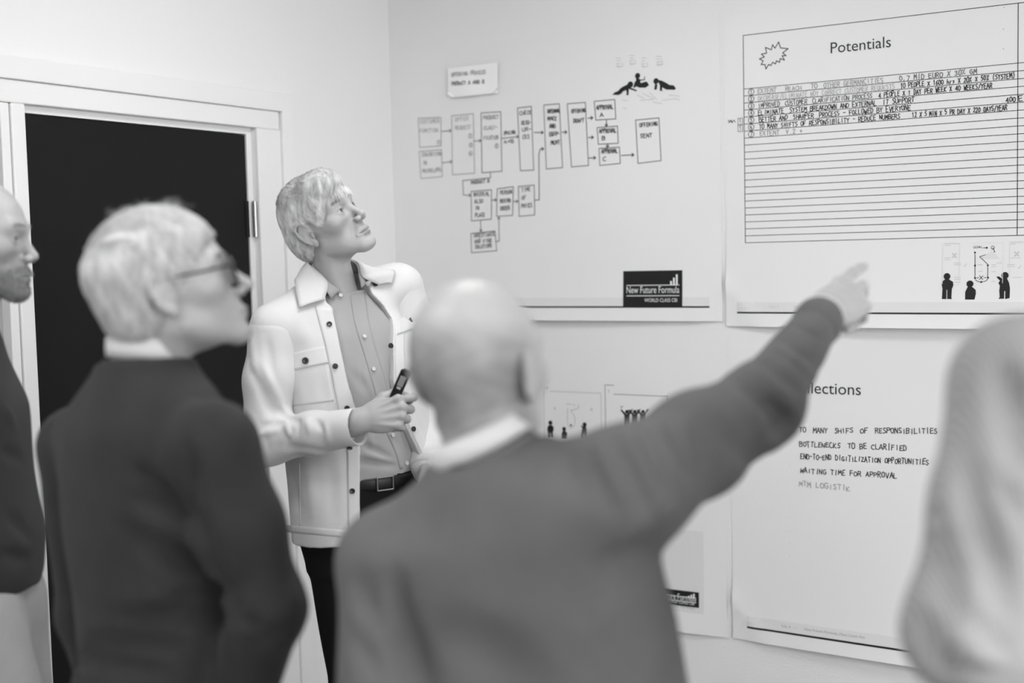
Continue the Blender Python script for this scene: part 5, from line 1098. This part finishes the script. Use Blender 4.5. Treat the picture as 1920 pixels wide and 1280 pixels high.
# ---- man seen from behind, pointing at the posters
def person_c():
    fw = facing(-22); Nb = at(918, 862, 1.69); Pp = at(1050, 1400, 1.70); W = nrm(Nb-Pp); V = nrm(fw-W*np.dot(fw, W)); U = np.cross(V, W); Ln = np.linalg.norm(Nb-Pp)
    root = empty('person', (Pp[0], Pp[1], 0), 'bald person in a mid grey sweater pointing at the posters with an outstretched arm', 'person')
    SR, ER, WR = at(1170, 915, 1.61), at(1425, 762, 1.83), at(1536, 600, 2.04)
    SL, EL, WL = at(735, 1050, 1.70), at(718, 1420, 1.70), at(790, 1700, 1.60)
    fl = np.array([Pp[0], Pp[1], 0]); legs = []
    for m, st in ((1, .05), (-1, -.04)):
        hp = Pp+U*m*.09-np.array([0, 0, .02]); legs.append([hp, np.array([hp[0], hp[1], .50])+V*(.03+st)+U*m*.01, np.array([hp[0], hp[1], .10])+V*st+U*m*.02])
    # sweater
    mt = mat('sweater_mid_grey', .130, .92, .08, bump=.5, bscale=420, var=.06, vscale=14, sheen=.06)
    S = Sdf(*box_of([Pp-W*.1, Nb, SR, ER, WR, SL, EL, WL, Pp+U*.2, Pp-U*.2, Nb+V*.12, Nb-V*.12], .10), .0052)
    S.add(loft(Pp, U, V, W, [(-.06, 0, .0, .190, .125, .135), (.05, 0, .0, .188, .128, .132), (.20, 0, .005, .192, .130, .128), (Ln-.17, 0, .0, .195, .125, .125), (Ln-.09, 0, -.005, .175, .105, .115), (Ln-.03, 0, -.01, .120, .075, .090), (Ln+.005, 0, -.01, .070, .060, .066)], 2.3), .03)
    S.add(rc(Nb-W*.045, SR, .052, .064), .05); S.add(rc(Nb-W*.045, SL, .052, .064), .05)
    S.add(ell(Nb-W*.16-V*.03+U*.06, (.10, .09, .13), np.stack([U, V, W], 1)), .05)
    S.add(rc(SR, SR+(ER-SR)*.5, .076, .066), .055); S.add(rc(SR+(ER-SR)*.5, ER, .066, .056), .03); S.add(rc(ER, WR, .056, .036), .03)
    S.add(rc(SL, EL, .070, .058), .022); S.add(rc(EL, WL, .058, .040), .02)
    S.ripple(.0022, 22, 3)
    Fo = lambda x0, y0, d0, x1, y1, d1, w, a: S.fold(at(x0, y0, d0), at(x1, y1, d1), w, a)
    for q in ((1150, 822, 1215, 960, .016, -0.0238), (1095, 838, 1160, 965, .015, -0.0168), (1205, 812, 1265, 930, .015, -0.0224), (1250, 800, 1290, 880, .013, -0.0154), (1045, 838, 1100, 930, .016, -0.0126), (1120, 836, 1180, 950, .012, 0.0126), (1180, 818, 1240, 945, .012, 0.0140), (1228, 806, 1275, 900, .011, 0.0112), (1310, 790, 1330, 850, .016, -0.0098),
              (1395, 716, 1485, 800, .014, -0.0224), (1372, 735, 1455, 840, .016, 0.0126), (1415, 694, 1490, 770, .012, 0.0112), (1432, 672, 1500, 730, .011, -0.0168), (1455, 650, 1520, 700, .010, 0.0084), (1468, 634, 1545, 690, .010, -0.0126), (1490, 608, 1555, 640, .008, -0.0084), (1340, 800, 1420, 870, .018, -0.0112), (1440, 830, 1470, 770, .012, -0.0112),
              (690, 1080, 800, 1275, .020, -0.0364), (735, 1060, 765, 1250, .016, -0.0252), (668, 1085, 720, 1190, .016, -0.0196), (712, 1080, 745, 1200, .013, 0.0140), (665, 1190, 720, 1278, .018, -0.0140), (820, 1180, 1000, 1260, .04, -0.0112), (1255, 1000, 1080, 1150, .035, -0.0140), (1262, 1140, 1100, 1262, .035, -0.0140), (1150, 1270, 1270, 1130, .03, 0.0098), (960, 900, 1080, 1010, .04, 0.0084), (1262, 975, 1150, 1070, .022, -0.0126), (840, 930, 760, 1010, .03, -0.0084), (900, 1080, 1040, 1110, .04, -0.0070)):
        S.crease(*q)
    hem = Pp-W*.045
    S.cap(lambda X, Y, Z: -((X-f32(hem[0]))*f32(W[0])+(Y-f32(hem[1]))*f32(W[1])+(Z-f32(hem[2]))*f32(W[2])), .006) if False else None
    wn = nrm(WR-ER); 
    Vm, F = S.mesh(1, 1); sw = mesh_obj('sweater', Vm, F, mt, root, True)
    rib_band('cuff', WR-wn*.012, wn, U, .024, .040, .060, mt, sw, 1.0)
    Wc = nrm(W-_r*.26); rib_band('neckband', Nb+W*.004-V*.008, Wc, V, .060, .074, .022, mt, sw, .92)
    # shirt collar and cuff
    ms = mat('shirt_white', .66, .7, .2)
    collar_ring('shirt_collar', Nb+W*.002-V*.008, Wc, V, .060, .071, .044, .036, ms, root, drop=.026, flare=.008)
    Vb, Fb = lathe(WR-wn*.005, wn, [(0, .030), (.002, .034), (.030, .0335), (.031, .029), (.004, .028)], 28); mesh_obj('shirt_cuff', Vb, Fb, ms, root, True)
    # head
    hc = at(900, 703, 1.70); hd = Head(hc, facing(-28)+np.array([0, 0, .10]), (W*.35+np.array([0, 0, 1])), Nb-W*.03+V*.0, 1.03, jaw=1.04, h=.0026)
    V2 = hd.V; t = hd.tone.copy(); back = smoothstep(.03, -.02, V2[:, 1])*smoothstep(.075, .03, V2[:, 2]+.25*np.clip(V2[:, 1], -.1, .1))*smoothstep(-.085, -.05, V2[:, 2])*(np.abs(V2[:, 0]) < .0775)
    nz = .5+.5*np.sin(V2[:, 0]*140+2*np.sin(V2[:, 2]*90))*np.sin(V2[:, 2]*120+V2[:, 1]*70); t *= 1-back*(.26+.16*nz)
    # pointing hand
    f1 = at(1634, 530, 2.13)-WR; back_n = nrm(_u*.80+_r*.45-_f*.45)
    H = hand_sdf(WR+wn*.012, f1, back_n, 1, [(3, 4, 8, 6), (-2, 22, 30, 18), (-3, 62, 75, 40), (-5, 66, 80, 45)], [(.018, .022, -0.0150), (.030, .052, -0.0450), (.016, .074, -0.0600), (-.004, .086, -.040)], 1.05, .003, fore=WR-wn*.06)
    Hl = hand_sdf(WL, nrm(WL-EL), -U, -1, RELAX, THUMB0, 1.0, .004, fore=WL-nrm(WL-EL)*.05)
    body = [(hd.world(hd.V), hd.F, t), H.mesh(1, 1), Hl.mesh(1, 1), core(Pp, Nb-W*.2, Nb-W*.03, (SR, SL), [(SR, ER, WR), (SL, EL, WL)], legs)]
    Vb, Fb, Tb = join(body); o = mesh_obj('body', Vb, Fb, M_SKIN_C, root, True); set_attr(o, 'tone', Tb); hd.eyes(root); hd.brows(root, hair_mat('brow_grey', .3))
    trousers('trousers', legs, Pp-np.array([0, 0, .02]), U, V, mat('trousers_charcoal', .04, .8, .2, bump=.3, bscale=300), root, Pp[2]+.06)
    for l in legs: shoe(l[2], fw, root)
person_c()

# ---- bearded man at the left, in profile
def person_d():
    fw = facing(-86); Nb = at(-66, 606, 2.56); Pp = at(-72, 1128, 2.56); W = nrm(Nb-Pp); V = nrm(fw-W*np.dot(fw, W)); U = np.cross(V, W); Ln = np.linalg.norm(Nb-Pp)
    root = empty('person', (Pp[0], Pp[1], 0), 'bald bearded person in a dark sweater and pale trousers, standing before the sidelight', 'person')
    SR, ER, WR = at(-80, 690, 2.36), at(-120, 1000, 2.33), at(-75, 1160, 2.42)
    SL, EL, WL = at(-70, 690, 2.76), at(-110, 1000, 2.80), at(-75, 1160, 2.70)
    legs = []
    for m, kn, an in ((1, .13, .13), (-1, .04, .0)):
        hp = Pp+U*m*.085+V*.035-np.array([0, 0, .02]); legs.append([hp, np.array([hp[0], hp[1], .52])+V*kn, np.array([hp[0], hp[1], .10])+V*an])
    mt = mat('sweater_dark', .040, .9, .15, bump=.4, bscale=380, sheen=.05)
    S = Sdf(*box_of([Pp-W*.1, Nb, SR, ER, WR, SL, EL, WL, Nb+V*.16, Nb-V*.14], .11), .006)
    S.add(loft(Pp, U, V, W, [(.028, 0, .0, .165, .142, .125), (.05, 0, .0, .175, .150, .13), (.13, 0, .0, .178, .150, .128), (.24, 0, .0, .182, .132, .125), (Ln-.16, 0, -.005, .190, .112, .125), (Ln-.07, 0, -.015, .155, .085, .10), (Ln-.01, 0, -.012, .072, .064, .068)], 2.3), .03)
    S.add(rc(Nb-W*.05, SR, .05, .064), .05); S.add(rc(Nb-W*.05, SL, .05, .064), .05)
    for a_, b_, c_ in ((SR, ER, WR), (SL, EL, WL)): S.add(rc(a_, b_, .066, .056), .02); S.add(rc(b_, c_, .056, .042), .02)
    S.ripple(.002, 24, 4)
    for q in ((5, 850, 45, 860, .014, -.010), (10, 960, 60, 1010, .016, -.008), (5, 1040, 55, 1050, .014, -.008), (5, 760, 30, 800, .014, .006)):
        S.crease(*q)
    Vm, F = S.mesh(1, 1); sw = mesh_obj('sweater', Vm, F, mt, root, True)
    rib_band('hem_band', Pp+W*.040, W, V, .100, .106, .05, mt, sw, .80); rib_band('neckband', Nb-W*.004-V*.01, W, V, .060, .073, .020, mt, sw, .92)
    collar_ring('shirt_collar', Nb+W*.002-V*.008, W, V, .058, .074, .036, .040, mat('shirt_white', .66, .7, .2), root, drop=.036, flare=.016)
    hc = at(-44, 452, 2.54); f0 = facing(-84); hf = nrm(f0+np.array([0, 0, -.04])); hd = Head(hc, hf, (0, 0, 1), Nb-W*.02, 1.02, nose=.85, brow=1.2, jaw=1.04, h=.0026, eye=.0034)
    V2 = np.stack([np.abs(hd.V[:, 0]), hd.V[:, 1], hd.V[:, 2]], 1); x, y, z = V2.T
    beard = smoothstep(-.045, -.062, z+.45*np.clip(.06-y, 0, .1))*smoothstep(-.135, -.115, z)*smoothstep(-.01, .015, y); beard = np.clip(beard+1.0*blob(V2, (.012, .10, -.051), (.020, .03, .0055)), 0, 1); beard *= 1-blob(V2, (.008, .098, -.069), (.020, .02, .006))
    t = hd.tone*(1-.40*beard)
    r = np.random.default_rng(8); cand = np.where(beard > .45)[0]; ro = hd.V[r.choice(cand, 2600)]
    Pt = grow(hd, hd.sdf, ro, lambda P: np.stack([P[:, 0]*2, np.full(len(P), .10), np.full(len(P), -1.0)], 1), .008, 4, .0022, r, mess=.35); V_, F_ = strand_mesh(Pt, .0004)
    tag(mesh_obj('beard', hd.world(V_), F_, hair_mat('beard_grey', .26, .6), root, True), kind='stuff')
    parts = [(hd.world(hd.V), hd.F, t)]
    for w_, e_, sd, bk in ((WR, ER, 1, U), (WL, EL, -1, -U)): wn = nrm(w_-e_); parts.append(hand_sdf(w_, nrm(np.array([0, 0, -1.0])+V*.2), bk, sd, RELAX, THUMB0, 1.0, .004, fore=w_-wn*.06).mesh(1, 1))
    parts.append(core(Pp, Nb-W*.2, Nb-W*.04, (SR, SL), [(SR, ER, WR), (SL, EL, WL)], legs))
    Vb, Fb, Tb = join(parts); o = mesh_obj('body', Vb, Fb, M_SKIN_D, root, True); set_attr(o, 'tone', Tb); hd.eyes(root); hd.brows(root, hair_mat('brow_pale_brown', .24), 70, .00022)
    tr, T = trousers('trousers', legs, Pp-np.array([0, 0, .02]), U, V, mat('trousers_pale', .36, .8, .2, bump=.4, bscale=260, var=.05, vscale=12), root, Pp[2]+.06, rad=(.100, .072, .056), hips=(.165, .125, .130))
    for l in legs: shoe(l[2], fw, root)
person_d()

# ---- man at the right in a pale striped shirt, only his left sleeve in view
def stripe_mat():
    m = mat('shirt_fine_stripe', .40, .75, .2, bump=.25, bscale=300); nt = m.node_tree; b = nt.nodes['Principled BSDF']
    tc = nt.nodes.new('ShaderNodeTexCoord'); w = nt.nodes.new('ShaderNodeTexWave'); w.inputs['Scale'].default_value = 95; w.bands_direction = 'DIAGONAL'
    mp = nt.nodes.new('ShaderNodeMapping'); mp.inputs['Scale'].default_value = (1, 1, .12); nt.links.new(tc.outputs['Object'], mp.inputs[0]); nt.links.new(mp.outputs[0], w.inputs['Vector'])
    r = nt.nodes.new('ShaderNodeMapRange'); r.inputs['To Min'].default_value = .26; r.inputs['To Max'].default_value = .40; nt.links.new(w.outputs['Fac'], r.inputs['Value']); nt.links.new(r.outputs[0], b.inputs['Base Color']); return m
def person_e():
    fw = facing(8); Nb = at(2240, 545, 1.36); Pp = at(2250, 1540, 1.36); W = nrm(Nb-Pp); V = nrm(fw-W*np.dot(fw, W)); U = np.cross(V, W); Ln = np.linalg.norm(Nb-Pp)
    root = empty('person', (Pp[0], Pp[1], 0), 'person in a pale finely striped shirt, bent sleeve and shoulder beside the Reflections poster', 'person')
    SL, EL, WL = at(1925, 725, 1.32), at(1818, 1185, 1.28), at(1985, 1400, 1.46)
    SR = Nb*2-SL+ (0, 0, 0); SR = Nb+U*np.dot(Nb-SL, U)-W*np.dot(Nb-SL, W)+V*.02; ER = SR-W*.30+U*.04; WR = ER-W*.24+V*.08-U*.02
    legs = []
    for m, st in ((1, .02), (-1, -.03)):
        hp = Pp+U*m*.09-np.array([0, 0, .03]); legs.append([hp, np.array([hp[0], hp[1], .52])+V*(.03+st)+U*m*.01, np.array([hp[0], hp[1], .10])+V*st+U*m*.02])
    mt = stripe_mat()
    S = Sdf(*box_of([Pp-W*.1, Nb, SR, ER, WR, SL, EL, WL, Nb+V*.14, Nb-V*.14], .11), .0055)
    S.add(loft(Pp, U, V, W, [(-.02, 0, .0, .178, .125, .125), (.05, 0, .0, .178, .130, .125), (.20, 0, .0, .176, .128, .125), (Ln-.17, 0, .0, .188, .122, .130), (Ln-.08, 0, -.012, .165, .09, .105), (Ln-.03, 0, -.015, .11, .07, .08), (Ln-.002, 0, -.01, .068, .062, .066)], 2.3), .03)
    S.add(rc(Nb-W*.05, SR, .05, .066), .05); S.add(rc(Nb-W*.05, SL, .05, .072), .05)
    for a_, b_, c_ in ((SR, ER, WR), (SL, EL, WL)): S.add(rc(a_, (a_+b_)/2, .074, .066), .018); S.add(rc((a_+b_)/2, b_, .066, .061), .02); S.add(rc(b_, c_, .061, .046), .03)
    S.ripple(.002, 22, 6)
    for q in ((1870, 680, 1915, 870, .016, -0.0225), (1885, 700, 1918, 790, .012, -0.0187), (1815, 870, 1850, 1030, .018, -0.0263), (1850, 1030, 1905, 1180, .016, -0.0225), (1780, 830, 1800, 1050, .024, .008), (1720, 1150, 1770, 1270, .016, -0.0263), (1735, 1120, 1790, 1240, .014, .008),
              (1825, 1155, 1900, 1230, .014, -0.0187), (1800, 1200, 1880, 1260, .012, .008), (1840, 860, 1890, 1040, .014, .010), (1765, 1000, 1775, 1180, .022, -0.0150), (1870, 900, 1905, 960, .010, -0.0150), (1790, 1262, 1890, 1268, .010, -0.0187)):
        S.crease(*q)
    Vm, F = S.mesh(1, 1); sh = mesh_obj('shirt', Vm, F, mt, root, True)
    collar_ring('collar', Nb-W*.002-V*.008, W, V, .060, .078, .042, .034, mt, sh, drop=.036, flare=.016)
    for w_, e_ in ((WL, EL), (WR, ER)):
        wn = nrm(w_-e_); Vb, Fb = lathe(w_-wn*.02, wn, [(0, .044), (.002, .050), (.060, .046), (.062, .038), (.01, .036)], 28); mesh_obj('cuff', Vb, Fb, mt, sh, True)
    hc = Nb+W*.175+V*.035; hd = Head(hc, facing(4), (0, 0, 1), Nb-W*.02-V*.004, 1.02, h=.003)
    cap = hair_cap(hd, [(ell((0, -.016, .044), (.081, .103, .090)), .02), (ell((0, -.060, -0.0225), (.064, .053, .055)), .03)],
        [(ell((0, .106, -.022), (.105, .086, .092)), .012), (ell((.088, -.004, -0.0300), (.030, .030, .046)), .008), (ell((-.088, -.004, -0.0300), (.030, .030, .046)), .008), (ell((0, .02, -.11), (.12, .12, .062)), .012)])
    mh = hair_mat('hair_brown', .09, .3); Vc, Fc = cap.mesh(1, 1); mesh_obj('hair', hd.world(Vc), Fc, mh, root, True)
    parts = [(hd.world(hd.V), hd.F, hd.tone)]
    for w_, e_, sd, bk in ((WR, ER, 1, U), (WL, EL, -1, -U)): wn = nrm(w_-e_); parts.append(hand_sdf(w_+wn*.03, wn, bk, sd, RELAX, THUMB0, 1.0, .004, fore=w_-wn*.05).mesh(1, 1))
    parts.append(core(Pp, Nb-W*.2, Nb-W*.04, (SR, SL), [(SR, ER, WR), (SL, EL, WL)], legs))
    Vb, Fb, Tb = join(parts); o = mesh_obj('body', Vb, Fb, M_SKIN_E, root, True); set_attr(o, 'tone', Tb); hd.eyes(root); hd.brows(root, hair_mat('brow_brown', .12))
    trousers('trousers', legs, Pp-np.array([0, 0, .03]), U, V, mat('trousers_dark', .03, .8, .2, bump=.3, bscale=300), root, Pp[2]+.03)
    for l in legs: shoe(l[2], fw, root)
person_e()
